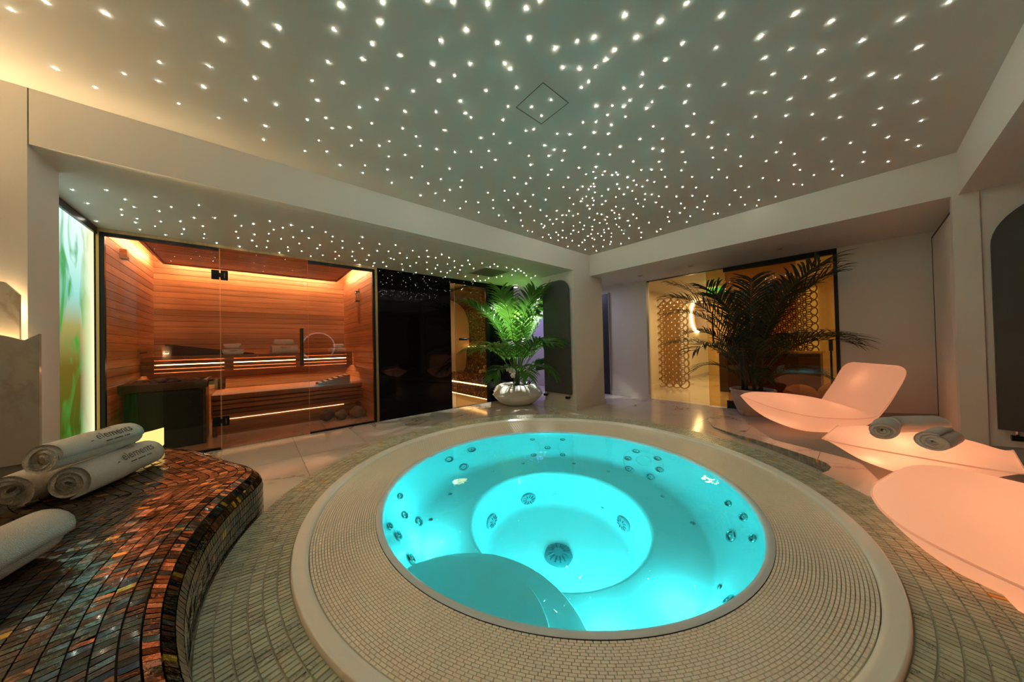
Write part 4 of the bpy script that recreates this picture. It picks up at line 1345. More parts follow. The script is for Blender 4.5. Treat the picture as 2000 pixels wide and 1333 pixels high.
def course(A, B, za, zb, fade=0.):
    M_ = [((a[0]+b[0])/2, (a[1]+b[1])/2) for a, b in zip(A, B)]
    acc, cuts = 0., []
    nxt = random.random()*PT_
    for i in range(len(M_)-1):
        L = math.hypot(M_[i+1][0]-M_[i][0], M_[i+1][1]-M_[i][1])
        if (BE[i+1][0]-BE[i][0])*(M_[i+1][0]-M_[i][0])+(BE[i+1][1]-BE[i][1])*(M_[i+1][1]-M_[i][1]) <= 0: continue
        while nxt <= acc+L:
            cuts.append(i+(nxt-acc)/max(L, 1e-9))
            nxt += PT_
        acc += L
    for u0, u1 in zip(cuts, cuts[1:]):
        if u1-u0 > 8: continue
        e = (u1-u0)*.06
        q = [at(A, u0+e), at(A, u1-e), at(B, u1-e), at(B, u0+e)]
        zq = [za, za, zb, zb]
        cx, cy = sum(p[0] for p in q)/4, sum(p[1] for p in q)/4
        if cy > 2.86 or cx < -1.35 or cy < .22: continue
        n_ = (Vector((q[1][0]-q[0][0], q[1][1]-q[0][1], 0))).cross(Vector((q[3][0]-q[0][0], q[3][1]-q[0][1], zb-za)))
        n_ = n_.normalized() if n_.length > 0 else Vector((0, 0, 1))
        if n_.z < -.2: n_ = -n_
        if abs(n_.z) < .2 and n_.x*(TC[0]-cx)+n_.y*(TC[1]-cy) < 0: n_ = -n_
        tx, ty = random.gauss(0, .034), random.gauss(0, .034)
        top, bot = [], []
        for (x, y), z in zip(q, zq):
            lift = .0035+(x-cx)*tx+(y-cy)*ty
            top.append((x+n_.x*lift, y+n_.y*lift, z+n_.z*lift))
            bot.append((x-n_.x*.005, y-n_.y*.005, z-n_.z*.005))
        vis = cx*math.cos(YAW)+cy*math.sin(YAW)
        lat = -cx*math.sin(YAW)+cy*math.cos(YAW)
        dist = math.hypot(cx, cy) if vis > .3 and abs(lat) < vis*1.75 else 9
        btiles.append((dist+fade, bot+top, icol()))
for d0, d1 in rowsd:
    a_, za = nose(d0+.0013)
    b_, zb = nose(d1-.0013)
    course(offset(a_), offset(b_), za, zb)
z = ZBT-RBN-.001
while z > .06:
    course(offset(0), offset(0.0001), z, z-PB+.0028, .35)
    z -= PB
btiles.sort(key=lambda t: t[0])
for (_, vs, c) in btiles[:300]:
    child(mesh_obj('mosaic_tile', vs, TF, IRID, None, cols=[c]*5), tb)
mb = MB()
for (_, vs, c) in btiles[300:]:
    mb.add(vs, TF, c)
tag(child(mb.build('mosaic_tiling', IRID, color=True), tb), kind='stuff')
mb = MB()
for k in range(60):
    for r_ in range(2):
        x = -1.6+k*.0172
        c = icol()
        mb.box(x+.0008, 2.880, ZBT+.006+r_*PB, x+.0165, 2.888, ZBT+.004+(r_+1)*PB, tuple(v*.6 for v in c))
tag(child(mb.build('upstand_tiling', IRID, color=True), tb), kind='stuff')

# ================================================================ TOWELS
def towel_mesh(name, R_, L, turns, seed, th=None, flat=1., nseg=14, r0=.006):
    """rolled towel: spiral sheet extruded along local X, axis at z=R*flat"""
    rnd = random.Random(seed)
    n = int(turns*22)
    th = th or (R_-r0)/turns*.97
    mb = MB()
    offs = [rnd.uniform(-.006, .006) for _ in range(n+1)]
    ph = rnd.random()*9
    def prof_(u, out):
        a = 2*PI*turns*u
        r = r0+(R_-th/2-r0)*u+(th/2 if out else -th/2)*min(1, (1-u)*30+.25)
        r = max(r, .002)
        wob = 1+.05*math.sin(a*2+ph)*(1-u)+.03*noise.noise(Vector((u*9, seed, 0)))
        return r*wob*math.cos(a+PI*.62), r*wob*math.sin(a+PI*.62)*flat
    loop = [prof_(i/n, True) for i in range(n+1)]+[prof_((n-i)/n, False) for i in range(n+1)]
    uu = [i/n for i in range(n+1)]+[(n-i)/n for i in range(n+1)]
    m = len(loop)
    vs, fs = [], []
    for j in range(nseg+1):
        t = j/nseg
        for (y, z), u in zip(loop, uu):
            e = .010*math.sin(u*17+seed)*(1 if t > .5 else -1)*abs(2*t-1)**3 + .008*(1-u)*(2*t-1)**3*(-1)
            x = (t-.5)*L+e
            sag = 1-.045*abs(2*t-1)**5
            nz = noise.noise(Vector((x*14, y*16, z*16+seed)))*.0035*u
            rr = math.hypot(y, z) or 1
            vs.append((x, y*sag*(1+nz/rr), z*sag*(1+nz/rr)))
    for j in range(nseg):
        for i in range(m):
            i2 = (i+1) % m
            fs.append((j*m+i, j*m+i2, (j+1)*m+i2, (j+1)*m+i))
    # end caps as quads between outer and inner skins
    for j, flip in ((0, False), (nseg, True)):
        for i in range(n):
            q = (j*m+i, j*m+i+1, j*m+m-2-i, j*m+m-1-i)
            fs.append(q[::-1] if flip else q)
    zmin = min(v[2] for v in vs)
    vs = [(x, y, z-zmin) for x, y, z in vs]
    me = bpy.data.meshes.new(name)
    me.from_pydata(vs, [], fs)
    me.materials.append(TERRY)
    me.polygons.foreach_set('use_smooth', [True]*len(me.polygons))
    return me, -zmin
def lettering(parent, R_, zc, x0, ang, size, flat=1., flip=1):
    """The / elements, bent round the roll"""
    def txt(s, sz, shear):
        cu = bpy.data.curves.new('lettering', 'FONT')
        cu.body = s
        cu.size = sz
        cu.shear = shear
        cu.align_x = 'CENTER'
        cu.extrude = 0
        cu.resolution_u = 3
        o = bpy.data.objects.new('lettering', cu)
        COL.objects.link(o)
        dg = bpy.context.evaluated_depsgraph_get()
        me = o.evaluated_get(dg).to_mesh()
        vs = [v.co.copy() for v in me.vertices]
        fs = [tuple(p.vertices) for p in me.polygons]
        o.to_mesh_clear()
        bpy.data.objects.remove(o)
        bpy.data.curves.remove(cu)
        return vs, fs
    mb = MB()
    for s, sz, shear, dy in (('The', size*.62, .45, size*.92), ('elements', size, .12, 0)):
        vs, fs = txt(s, sz, shear)
        # finer strips so the letters can bend
        bm = bmesh.new()
        bv = [bm.verts.new(v) for v in vs]
        for f in fs:
            try: bm.faces.new([bv[i] for i in f])
            except ValueError: pass
        for k in range(-4, 16):
            bmesh.ops.bisect_plane(bm, geom=bm.verts[:]+bm.edges[:]+bm.faces[:], plane_co=(0, k*sz*.09, 0), plane_no=(0, 1, 0))
        bm.verts.index_update()
        vs = [v.co.copy() for v in bm.verts]
        fs = [tuple(v.index for v in f.verts) for f in bm.faces]
        bm.free()
        mb.add([Vector((v.x*(.92 if s != 'The' else 1), v.y+dy, 0)) for v in vs], fs)
    # the tiny tag line below, too small to read: a row of dashes
    for a, b in ((-.95, -.45), (-.35, .35), (.50, .62), (.66, .95)):
        w_ = size*1.9
        mb.add([(a*w_*.5*1.25, -size*.36, 0), (b*w_*.5*1.25, -size*.36, 0), (b*w_*.5*1.25, -size*.27, 0), (a*w_*.5*1.25, -size*.27, 0)], [(0, 1, 2, 3)])
    # swash before the e
    mb.add([(-size*2.28, -.02*size, 0), (-size*2.02, .02*size, 0), (-size*2.02, .10*size, 0), (-size*2.2, .06*size, 0)], [(0, 1, 2, 3)])
    vs = []
    for v in mb.v:
        a = ang+v[1]/R_*flip
        rr = R_+.0022
        vs.append((x0-v[0]*flip, rr*math.cos(a), zc+rr*math.sin(a)*flat))
    o = mesh_obj('lettering', vs, mb.f, INK, parent)
    return o
def towel(label, loc, yaw, R_, L, turns, seed, group, tilt=0., flat=1., letters=None, roll=0.):
    me, zc = towel_mesh('roll', R_, L, turns, seed, flat=flat)
    t = thing('rolled_towel', label, 'towel', loc, yaw, group)
    t.rotation_euler = (roll, tilt, yaw)
    link('roll', me, t)
    if letters:
        x0, ang, size, flip = letters
        lettering(t, R_*.985, zc, x0, ang, size, flat, flip)
    return t
TY = math.radians(51)
GB = 'rolled towels on the tiled bench'
B1 = towel('front white rolled towel with brown lettering, lower right of three stacked on mosaic bench', (-.462, 2.12, .506), math.radians(69), .071, .37, 3.4, 3, GB, letters=(.040, math.radians(156), .050, -1), flat=.95)
B2 = towel('plain white rolled towel, lower left of three stacked by the marble wall', (-.603, 2.165, .506), math.radians(72), .069, .36, 3.4, 5, GB, flat=.96)
B3 = towel('white rolled towel with brown lettering, on top of two other towels', (-.505, 2.075, .626), math.radians(66), .062, .34, 3.2, 8, GB, letters=(.035, math.radians(150), .046, -1), flat=.95)
B4 = towel('single white rolled towel lying apart at the left picture edge', (-.505, 1.315, .506), math.radians(70), .070, .36, 3.2, 11, GB, flat=.96)
cd = thing('glowing_candle', 'square cream candle glowing behind the lettered towels', 'candle', (-.445, 2.66, .506))
mb = MB()
cz = [(-.045, -.045, .095), (.045, -.045, .110), (.045, .045, .100), (-.045, .045, .080)]
mb.add([(x, y, 0) for x, y, _ in cz]+cz+[(0, 0, .074)], [(0, 3, 2, 1), (0, 1, 5, 4), (1, 2, 6, 5), (2, 3, 7, 6), (3, 0, 4, 7), (4, 5, 8), (5, 6, 8), (6, 7, 8), (7, 4, 8)])
mb.build('wax', E_CANDLE, cd)
MB().tube([(0, 0, .074), (.002, 0, .088)], .0015, 5).build('wick', BLACKM, cd)

# towels in the sauna and the steam room
GS = 'rolled towels on the upper sauna bench'
def small_towel(label, loc, yaw, R_, L, seed, group, letters=None):
    return towel(label, loc, yaw, R_, L, 2.4, seed, group, flat=.8, letters=letters)
small_towel('rolled towel under another at the left of the upper sauna bench', (-.20, 5.72, .999), .05, .055, .21, 31, GS, (0, math.radians(165), .026, -1))
small_towel('rolled towel on top of another at the left of the upper sauna bench', (-.21, 5.74, 1.083), .03, .050, .17, 32, GS)
small_towel('wide lower towel of the pair in the middle of the upper sauna bench', (.375, 5.72, .999), .02, .085, .33, 33, GS, (0, math.radians(160), .040, -1))
small_towel('shorter upper towel of the pair in the middle of the upper sauna bench', (.365, 5.76, 1.130), .02, .058, .25, 34, GS)
small_towel('lower front towel of three at the right end of the upper sauna bench', (1.02, 5.71, .999), .5, .045, .15, 35, GS)
small_towel('lower back towel of three at the right end of the upper sauna bench', (1.13, 5.75, .999), .6, .045, .15, 36, GS)
small_towel('topmost of three towels at the right end of the upper sauna bench', (1.09, 5.75, 1.068), .5, .045, .15, 37, GS)
GT = 'towels in the steam room'
small_towel('front lower rolled towel on the steam room bench', (3.57, 5.02, .475), -.12, .060, .20, 41, GT)
small_towel('rear lower rolled towel on the steam room bench', (3.70, 4.90, .480), -.12, .060, .20, 42, GT)
small_towel('topmost rolled towel of the pile on the steam room bench', (3.63, 4.97, .570), -.12, .055, .19, 43, GT)

# ================================================================ RADIATORS
def rad_plate(name, label, plane, a0, a1, z0, z1, rad, thick, valves):
    """arched flat radiator; plane = ('x', value, direction)"""
    ax, v, dr = plane
    root = thing(name, label, 'radiator', (v, (a0+a1)/2, z0))
    pts = [(a0, z0), (a1, z0)]
    for k in range(13):
        t = PI/2*k/12
        pts.append((a1-rad+rad*math.cos(t), z1-rad+rad*math.sin(t)))
    for k in range(13):
        t = PI/2+PI/2*k/12
        pts.append((a0+rad+rad*math.cos(t), z1-rad+rad*math.sin(t)))
    n = len(pts)
    x0, x1 = v+dr*.022, v+dr*(.022+thick)
    vs = [(x0, y, z) for y, z in pts]+[(x1, y, z) for y, z in pts]
    bm = bmesh.new()
    bv = [bm.verts.new(p) for p in vs]
    bm.faces.new(bv[:n])
    front = bm.faces.new(bv[n:])
    for i in range(n):
        bm.faces.new((bv[i], bv[(i+1) % n], bv[(i+1) % n+n], bv[i+n]))
    bmesh.ops.recalc_face_normals(bm, faces=bm.faces[:])
    bmesh.ops.bevel(bm, geom=[e for e in front.edges], offset=.006, segments=2, affect='EDGES')
    mb = MB()
    mb.addbm(bm)
    child(mb.build('plate', RAD), root)
    for y in valves:
        xx = v+dr*.03
        child(MB().tube([(xx, y, z0-.005), (xx, y, z0-.035)], .011, 10).build('valve_pipe', CHROME), root)
        m = MB().tube([(xx+dr*.035, y-.035, z0-.05), (xx+dr*.035, y+.03, z0-.05)], [.018, .022], 12)
        m.tube([(v+dr*.001, y, z0-.05), (xx+dr*.03, y, z0-.05)], .012, 10)
        child(m.build('valve_knob', BLACKM), root)
    return root
rad_plate('flat_radiator', 'tall dark radiator with rounded top corners on column behind palm', ('x', 3.795, -1), 2.965, 3.52, .245, 2.07, .20, .03, (3.49, 3.02))
rad_plate('flat_radiator', 'large dark arched radiator on the wall beyond the glowing loungers', ('x', XB+.015, -1), -1.60, -.655, .335, 2.05, .34, .03, (-.73,))

# ================================================================ PALMS, PLANTERS, ORCHIDS
def frond(base, az, el, L, droop, nl, ll, seed, roll=.35, lw=.014, stem=.28, vang=52, keep=None):
    """one feather leaf: an arching midrib and two rows of leaflets"""
    rnd = random.Random(seed)
    mb = MB()
    pts, dirs = [], []
    p = Vector(base)
    N_ = 22
    for i in range(N_+1):
        t = i/N_
        e = el-droop*t**1.6
        d = Vector((math.cos(e)*math.cos(az), math.cos(e)*math.sin(az), math.sin(e)))
        pts.append(p.copy())
        dirs.append(d)
        p = p+d*(L/N_)
    mb.tube(pts, [.0085*(1-.82*i/N_) for i in range(N_+1)], 5, mid=1)
    for i in range(nl):
        t = stem+(1-stem)*(i+.5)/nl
        j = min(int(t*N_), N_-1)
        f = t*N_-j
        q = pts[j].lerp(pts[j+1], f)
        d = dirs[j]
        side = d.cross(Vector((0, 0, 1)))
        side = side.normalized() if side.length > .05 else Vector((1, 0, 0))
        upv = side.cross(d).normalized()
        env = math.sin(PI*min(1, .12+.88*(1-(t-stem)/(1-stem))**.8))**.6
        l = ll*(.35+.65*env)*rnd.uniform(.88, 1.08)
        for s in (-1, 1):
            va = math.radians(vang-18*t+rnd.uniform(-6, 6))
            d0 = (d*math.cos(va)+side*s*math.sin(va)+upv*(roll*rnd.uniform(.5, 1.2))).normalized()
            w_ = d0.cross(upv).normalized()
            c = q.copy()
            rows = []
            ns = 5
            for k in range(ns+1):
                u = k/ns
                wd = lw*math.sin(PI*(.13+.87*u))**.7 if k < ns else .0006
                rows.append((c-w_*wd, c+upv*wd*.25, c+w_*wd))
                d1 = (d0+Vector((0, 0, -1))*(.95*u**1.3)*rnd.uniform(.7, 1.2)).normalized()
                c = c+d1*(l/ns)
            vs = [v for r_ in rows for v in r_]
            fs = []
            for k in range(ns):
                fs.append((k*3, k*3+1, k*3+4, k*3+3))
                fs.append((k*3+1, k*3+2, k*3+5, k*3+4))
            mb.add(vs, fs, mid=0)
    if keep:
        mb.v = [keep(Vector(v)) for v in mb.v]
    return mb
def soft(v, lim, w_=.3):
    return v if v < lim-w_ else lim-w_+w_*math.tanh((v-lim+w_)/w_)
def palm(name, label, base, fr, mats, canes, keep=None, lw=.014):
    root = thing(name, label, 'palm', base)
    for i, (az, el, L, droop, nl, ll, h, r) in enumerate(fr):
        a = math.radians(az)
        b = Vector(base)+Vector((math.cos(a)*r, math.sin(a)*r, h))
        mb = frond(b, a, math.radians(el), L, math.radians(droop), nl, ll, i*13+len(fr), lw=lw, keep=keep)
        child(mb.build('frond', mats, smooth=False), root)
    for (dx, dy, h, r, lx, ly) in canes:
        b = Vector(base)
        child(MB().tube([b+Vector((dx, dy, 0)), b+Vector((dx+lx*.4, dy+ly*.4, h*.5)), b+Vector((dx+lx, dy+ly, h))], [r, r*.85, r*.6], 8).build('cane', mats[1], smooth=True), root)
    return root
# --- planter behind the tub
PLP = (3.56, 4.01)
def pillow_pot():
    root = thing('white_planter', 'white pillow-shaped planter with pointed corners near the steam room', 'planter', (PLP[0], PLP[1], 0))
    ns = 48
    def sq(t, a, b, p):
        c, s = math.cos(t), math.sin(t)
        return a*math.copysign(abs(c)**p, c), b*math.copysign(abs(s)**p, s)
    lv = [(.10, 0, 1), (.24, .004, 1), (.33, .05, .98), (.42, .14, .88), (.455, .205, .74), (.435, .255, .84), (.385, .31, .97), (.315, .348, 1), (.275, .352, 1), (.262, .335, 1), (.25, .28, 1)]
    vs, fs = [], []
    rot = math.radians(51+45-90)
    for r, z, p in lv:
        for k in range(ns):
            t = 2*PI*k/ns
            # pillow outline: concave-sided square, corners sharpest at the seam
            rr = r*(1+(.26*(1-p)/.28)*(abs(math.cos(2*t))**2.2-.42))
            x, y = rr*math.cos(t), rr*math.sin(t)
            vs.append((x*math.cos(rot)-y*math.sin(rot), x*math.sin(rot)+y*math.cos(rot), z))
    for i in range(len(lv)-1):
        for k in range(ns):
            fs.append((i*ns+k, i*ns+(k+1) % ns, (i+1)*ns+(k+1) % ns, (i+1)*ns+k))
    fs.append(tuple(range(ns))[::-1])
    mesh_obj('pot', vs, fs, POTW, root, smooth=True)
    seam = [vs[4*ns+k] for k in range(ns)]+[vs[4*ns]]
    MB().tube([(x*1.004, y*1.004, z) for x, y, z in seam], .003, 5, cap=False).build('seam_bead', POTW, root)
    MB().lathe([(.262, .315), (.15, .322), (.001, .326)], 24).build('soil', SOIL, root)
    return root
pillow_pot()
fr1 = []
rq = random.Random(21)
# (azimuth, elevation, length, droop, leaflets, leaflet length, base height, base radius): three tiers of leaves
for k, (az, el, L, dr) in enumerate(((345, 74, 1.75, 62), (318, 80, 1.62, 50), (285, 82, 1.60, 48), (250, 80, 1.62, 58), (215, 78, 1.66, 60), (180, 74, 1.60, 64), (140, 78, 1.55, 60), (95, 80, 1.5, 55), (50, 78, 1.5, 60), (20, 76, 1.5, 62))):
    fr1.append((az, el, L, dr, 34, .36, .22, .05))
for k, (az, el, L, dr) in enumerate(((330, 60, 1.30, 92), (300, 64, 1.25, 95), (262, 66, 1.2, 98), (228, 62, 1.25, 95), (198, 60, 1.22, 95), (165, 60, 1.1, 90), (10, 58, 1.2, 92))):
    fr1.append((az, el, L, dr, 32, .33, .18, .06))
for k, (az, el, L, dr) in enumerate(((315, 46, .92, 95), (275, 44, .9, 100), (240, 46, .92, 100), (205, 44, .95, 98), (345, 48, .95, 90))):
    fr1.append((az, el, L, dr, 28, .28, .10, .06))
def keep1(v):
    # leaves bend away from the column, the glass front and the ceiling
    if v.y < 3.70: v.x = soft(v.x, 3.71)
    if v.x < 4.0: v.y = soft(v.y, 4.46)
    v.z = soft(v.z, 2.17, .15)
    return v
def keep2(v):
    v.x = soft(v.x, 5.46)
    v.z = soft(v.z, 2.14, .12)
    return v
palm('planter_palm', 'lush bright green palm lit by a spotlight in white planter', (PLP[0], PLP[1], .32), fr1, [LEAF, STEM],
     [(.03*math.cos(k*1.3), .03*math.sin(k*1.3), .55+.1*(k % 3), .014, .06*math.cos(k*1.3), .06*math.sin(k*1.3)) for k in range(7)], keep1)
def orchid(label, base, az, lean, nfl, h, seed):
    rnd = random.Random(seed)
    root = thing('orchid', label, 'orchid', base, 0, 'white orchids in the planter')
    b = Vector(base)
    d = Vector((math.cos(az), math.sin(az), 0))
    pts = [b+d*(lean*t**1.8)+Vector((0, 0, h*math.sin(t*PI*.58))) for t in [k/12 for k in range(13)]]
    child(MB().tube(pts, .004, 6).build('stem', STEM), root)
    for k in range(nfl):
        t = 12-k*.75-(k % 2)*.3
        i = max(0, min(11, int(t)))
        p = pts[i].lerp(pts[i+1], t-i)+Vector((rnd.uniform(-.03, .03), rnd.uniform(-.03, .03), rnd.uniform(-.035, .02)))
        face = (Vector((-p.x, -p.y, 1.0-p.z)).normalized()+Vector((rnd.uniform(-.5, .5), rnd.uniform(-.5, .5), rnd.uniform(-.3, .3)))).normalized()
        q = face.to_track_quat('Z', 'Y').to_matrix().to_4x4()
        q.translation = p
        mb = MB()
        for a, l, w_ in ((90, .040, .013), (210, .036, .012), (330, .036, .012), (20, .040, .024), (160, .040, .024)):
            a_ = math.radians(a)
            e1, e2 = Vector((math.cos(a_), math.sin(a_), 0)), Vector((-math.sin(a_), math.cos(a_), 0))
            vs = [Vector((0, 0, .002)), e1*l*.45+e2*w_+Vector((0, 0, .006)), e1*l*.85+e2*w_*.6+Vector((0, 0, .001)), e1*l, e1*l*.85-e2*w_*.6+Vector((0, 0, .001)), e1*l*.45-e2*w_+Vector((0, 0, .006)), e1*l*.5+Vector((0, 0, .009))]
            mb.add([q @ v for v in vs], [(0, 1, 6), (1, 2, 6), (2, 3, 6), (3, 4, 6), (4, 5, 6), (5, 0, 6)])
        mb.add([q @ Vector(v) for v in ((-.006, -.004, .008), (.006, -.004, .008), (.004, -.014, .018), (-.004, -.014, .018), (0, .004, .012))], [(0, 1, 2, 3), (0, 1, 4)], mid=1)
        child(mb.build('flower', [ORCH, ORCY]), root)
    for k in range(4):
        a = az+k*1.6+.4
        e = Vector((math.cos(a), math.sin(a), 0))
        s = Vector((-e.y, e.x, 0))
        vs, fs = [], []
        for j in range(6):
            u = j/5
            c = b+e*(.17*u)+Vector((0, 0, .07*math.sin(u*PI*.8)+.01))
            w_ = .024*math.sin(PI*(.1+.9*u))**.7 if j < 5 else .001
            vs += [c-s*w_, c-Vector((0, 0, .006)), c+s*w_]
        for j in range(5):
            fs += [(j*3, j*3+1, j*3+4, j*3+3), (j*3+1, j*3+2, j*3+5, j*3+4)]
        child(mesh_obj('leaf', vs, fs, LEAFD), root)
    return root
orchid('white orchid spray drooping over the left rim of white planter', (3.38, 3.88, .33), math.radians(205), .16, 11, .30, 1)
orchid('white orchid spray in the middle of the white planter', (3.58, 3.81, .33), math.radians(262), .10, 8, .27, 2)
orchid('small white orchid spray at the right rim, next to the dark radiator', (3.74, 3.88, .33), math.radians(325), .16, 4, .34, 3)
# spotlight above the palm
sl = thing('plant_spotlight', 'small round ceiling spotlight shining through the planter palm', 'spotlight', (3.86, 4.33, ZS-.03))
child(MB().lathe([(.045, ZS-.001), (.045, ZS-.035), (.040, ZS-.04), (.036, ZS-.03)], 24, (3.86, 4.33)).build('housing', CHROME, smooth=True), sl)
child(MB().lathe([(.036, ZS-.031), (.024, ZS-.040), (.001, ZS-.044)], 20, (3.86, 4.33)).build('lens', E_SPOT, smooth=True), sl)

# --- clay pot with a dark palm before the amber glass
PT = (5.14, .98)
zpt = zfl(*PT)
cp = thing('clay_pot', 'worn clay pot with flared rim in front of amber glass', 'pot', (PT[0], PT[1], zpt))
MB().lathe([(.001, 0), (.145, 0), (.155, .01), (.205, .14), (.235, .25), (.240, .29), (.236, .315), (.252, .325), (.254, .345), (.240, .352), (.226, .345), (.222, .31)], 48).build('pot', TERRA, cp, smooth=True)
MB().lathe([(.224, .318), (.12, .326), (.001, .330)], 24).build('soil', SOIL, cp)
fr2 = []
rr = random.Random(5)
for k in range(12):
    fr2.append((k*30+12, 79+rr.uniform(-7, 6), 1.66+rr.uniform(-.12, .14), 72+rr.uniform(-12, 16), 30, .36, .16, .06))
for k in range(8):
    fr2.append((k*45+20, 66+rr.uniform(-5, 6), 1.18+rr.uniform(-.1, .1), 92+rr.uniform(-8, 10), 30, .34, .10, .07))
fr2 += [(95, 62, .80, 120, 20, .24, .02, .06), (265, 58, .8, 110, 20, .24, .02, .06), (200, 60, .75, 110, 20, .22, .02, .06)]
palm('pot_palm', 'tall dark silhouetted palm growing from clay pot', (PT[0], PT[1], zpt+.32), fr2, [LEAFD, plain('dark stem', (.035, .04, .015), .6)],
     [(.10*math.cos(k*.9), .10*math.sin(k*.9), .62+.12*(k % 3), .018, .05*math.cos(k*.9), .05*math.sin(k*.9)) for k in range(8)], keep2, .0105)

# ================================================================ GOLD ROOM BEHIND THE TINTED GLASS
GX0 = XR+.1
WARM = plain('warm plaster', (.80, .72, .58), .6)
struct(box('wall_gold_left', 5.60, 3.02, 0, 7.05, 3.15, 2.15, WARM))
struct(box('wall_gold_left_far', 7.05, 3.05, 0, 10.5, 3.15, 2.15, WARM))
struct(box('wall_gold_far', 10.5, -.7, 0, 10.6, 3.15, 2.15, WARM))
struct(box('wall_gold_right', 5.6, -.65, 0, 10.5, -.55, 2.15, WARM))
struct(box('wall_gold_back', 8.2, -.6, 0, 8.3, 1.28, 2.15, WARM))
struct(box('baseboard_gold', 6.98, 3.035, 0, 10.5, 3.05, .085, PAINT))
struct(box('baseboard_gold_left', 6.55, 3.005, 0, 7.05, 3.02, .085, WARM))
d2 = struct(box('door_2', 5.80, 3.008, .01, 6.50, 3.019, 1.80, WARM))
mb = MB()
for (x0, x1, z0, z1) in ((5.792, 5.798, .01, 1.81), (6.502, 6.508, .01, 1.81), (5.792, 6.508, 1.802, 1.808)):
    mb.box(x0, 3.004, z0, x1, 3.018, z1)
mb.build('door_joint', MATS['door gap'], d2)
# pierced gilded screens of interlocking rings
def ring_screen(label, plane, u0, nu, z0, nz, r, mat_, dep=.05):
    ax, v = plane
    root = thing('ring_screen', label, 'screen', (v if ax == 'x' else u0, u0 if ax == 'x' else v, z0))
    pitch = r*math.sqrt(2)
    half = pitch/2
    me = bpy.data.meshes.new('ring')
    n = 20
    ri = r-.012
    vs, fs = [], []
    for k in range(n):
        c, s = math.cos(2*PI*k/n), math.sin(2*PI*k/n)
        for rad_, d_ in ((ri, -dep/2), (r+.006, -dep/2), (r+.006, dep/2), (ri, dep/2)):
            vs.append((d_, rad_*c, rad_*s) if ax == 'x' else (rad_*c, d_, rad_*s))
    for k in range(n):
        k2 = (k+1) % n
        for q in range(4):
            fs.append((k*4+q, k*4+(q+1) % 4, k2*4+(q+1) % 4, k2*4+q))
    me.from_pydata(vs, [], fs)
    me.materials.append(mat_)
    for i in range(nu):
        for j in range(nz):
            for off in (0, 1):
                if off and (i == nu-1 or j == nz-1): continue
                u = u0+i*pitch+off*half
                z = z0+r+j*pitch+off*half
                o = link('ring', me, root)
                o.matrix_parent_inverse = Matrix.Translation(-Vector(root.location))
                o.location = (v, u, z) if ax == 'x' else (u, v, z)
    return root
ring_screen('gilded screen of interlocking rings standing at the room entrance', ('x', 7.02), 2.50, 4, .02, 13, .105, GOLD)
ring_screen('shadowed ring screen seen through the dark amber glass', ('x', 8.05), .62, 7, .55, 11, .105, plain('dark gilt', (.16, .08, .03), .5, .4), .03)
# glowing wall behind the second screen
gl = thing('backlit_screen_wall', 'softly lit yellow wall niche behind the second ring screen', 'light panel', (8.18, 1.0, 1.3))
child(box('light_sheet', 8.17, .52, .60, 8.19, 1.55, 2.02, emit('niche glow', (1, .66, .20), .55)), gl)
# oval mirror with a halo
mr_ = thing('halo_mirror', 'round wall mirror ringed by bright warm halo light', 'mirror', (9.6, 3.0, 1.7))
mcx, mcz = 9.6, 1.74
mb = MB()
def disc_y(mb, cx, cz, y, r0, r1, n=40, mid=0):
    vs = [(cx+r*math.cos(2*PI*k/n), y, cz+r*math.sin(2*PI*k/n)) for r in (r0, r1) for k in range(n)]
    mb.add(vs, [(k, (k+1) % n, n+(k+1) % n, n+k) for k in range(n)], mid=mid)
disc_y(mb, mcx, mcz, 3.030, .38, .47)
child(mb.build('halo', E_GOLD), mr_)
mb = MB()
n = 40
vs = [(mcx+.43*math.cos(2*PI*k/n), y, mcz+.43*math.sin(2*PI*k/n)) for y in (2.96, 3.0) for k in range(n)]
mb.add(vs, [tuple(range(n)), tuple(range(n, 2*n))[::-1]]+[(k, (k+1) % n, n+(k+1) % n, n+k) for k in range(n)])
child(mb.build('mirror_disc', plain('rose mirror', (.45, .27, .20), .25, .3)), mr_)
# glass line: open amber sliding panes in a black frame
gf = thing('amber_glass_wall', 'wall of amber tinted glass panes with black frame', 'glass wall', (XR+.03, 1.2, 0))
def xpane(name, p, x, y0, y1, z0, z1, m):
    return child(mesh_obj(name, [(x, y0, z0), (x, y1, z0), (x, y1, z1), (x, y0, z1)], [(0, 1, 2, 3)], m), p)
xpane('glass_pane', gf, XR+.01, .20, 1.60, .01, 2.148, AMBER)
xpane('glass_pane', gf, XR+.035, .55, 1.35, .01, 2.148, AMBER)
xpane('glass_pane', gf, XR+.06, 1.62, 2.545, .01, 2.150, AMBER1)
cbox('frame_post', gf, XR-.01, .17, 0, XR+.05, .205, 2.154, BLACKM)
cbox('frame_head', gf, XR-.01, .205, 2.085, XR+.05, 1.36, 2.154, BLACKM)
cbox('frame_sill', gf, XR-.01, .205, .0, XR+.05, 1.36, .12, BLACKM)
cbox('top_track', gf, XR+.00, 1.36, 2.145, XR+.07, 2.55, 2.1545, BLACKM)
cbox('handle', gf, XR-.025, 1.505, 1.03, XR-.005, 1.525, 1.50, BLACKM)
cbox('handle', gf, XR+.045, 1.525, 1.03, XR+.06, 1.545, 1.50, BLACKM)
xs = thing('exit_sign', 'small green illuminated emergency exit sign seen through palm leaves', 'sign', (6.6, 1.93, 2.0))
cbox('housing', xs, 6.60, 1.60, 1.90, 6.63, 1.92, 2.06, plain('sign green', (.01, .10, .015), .5))
mb = MB()
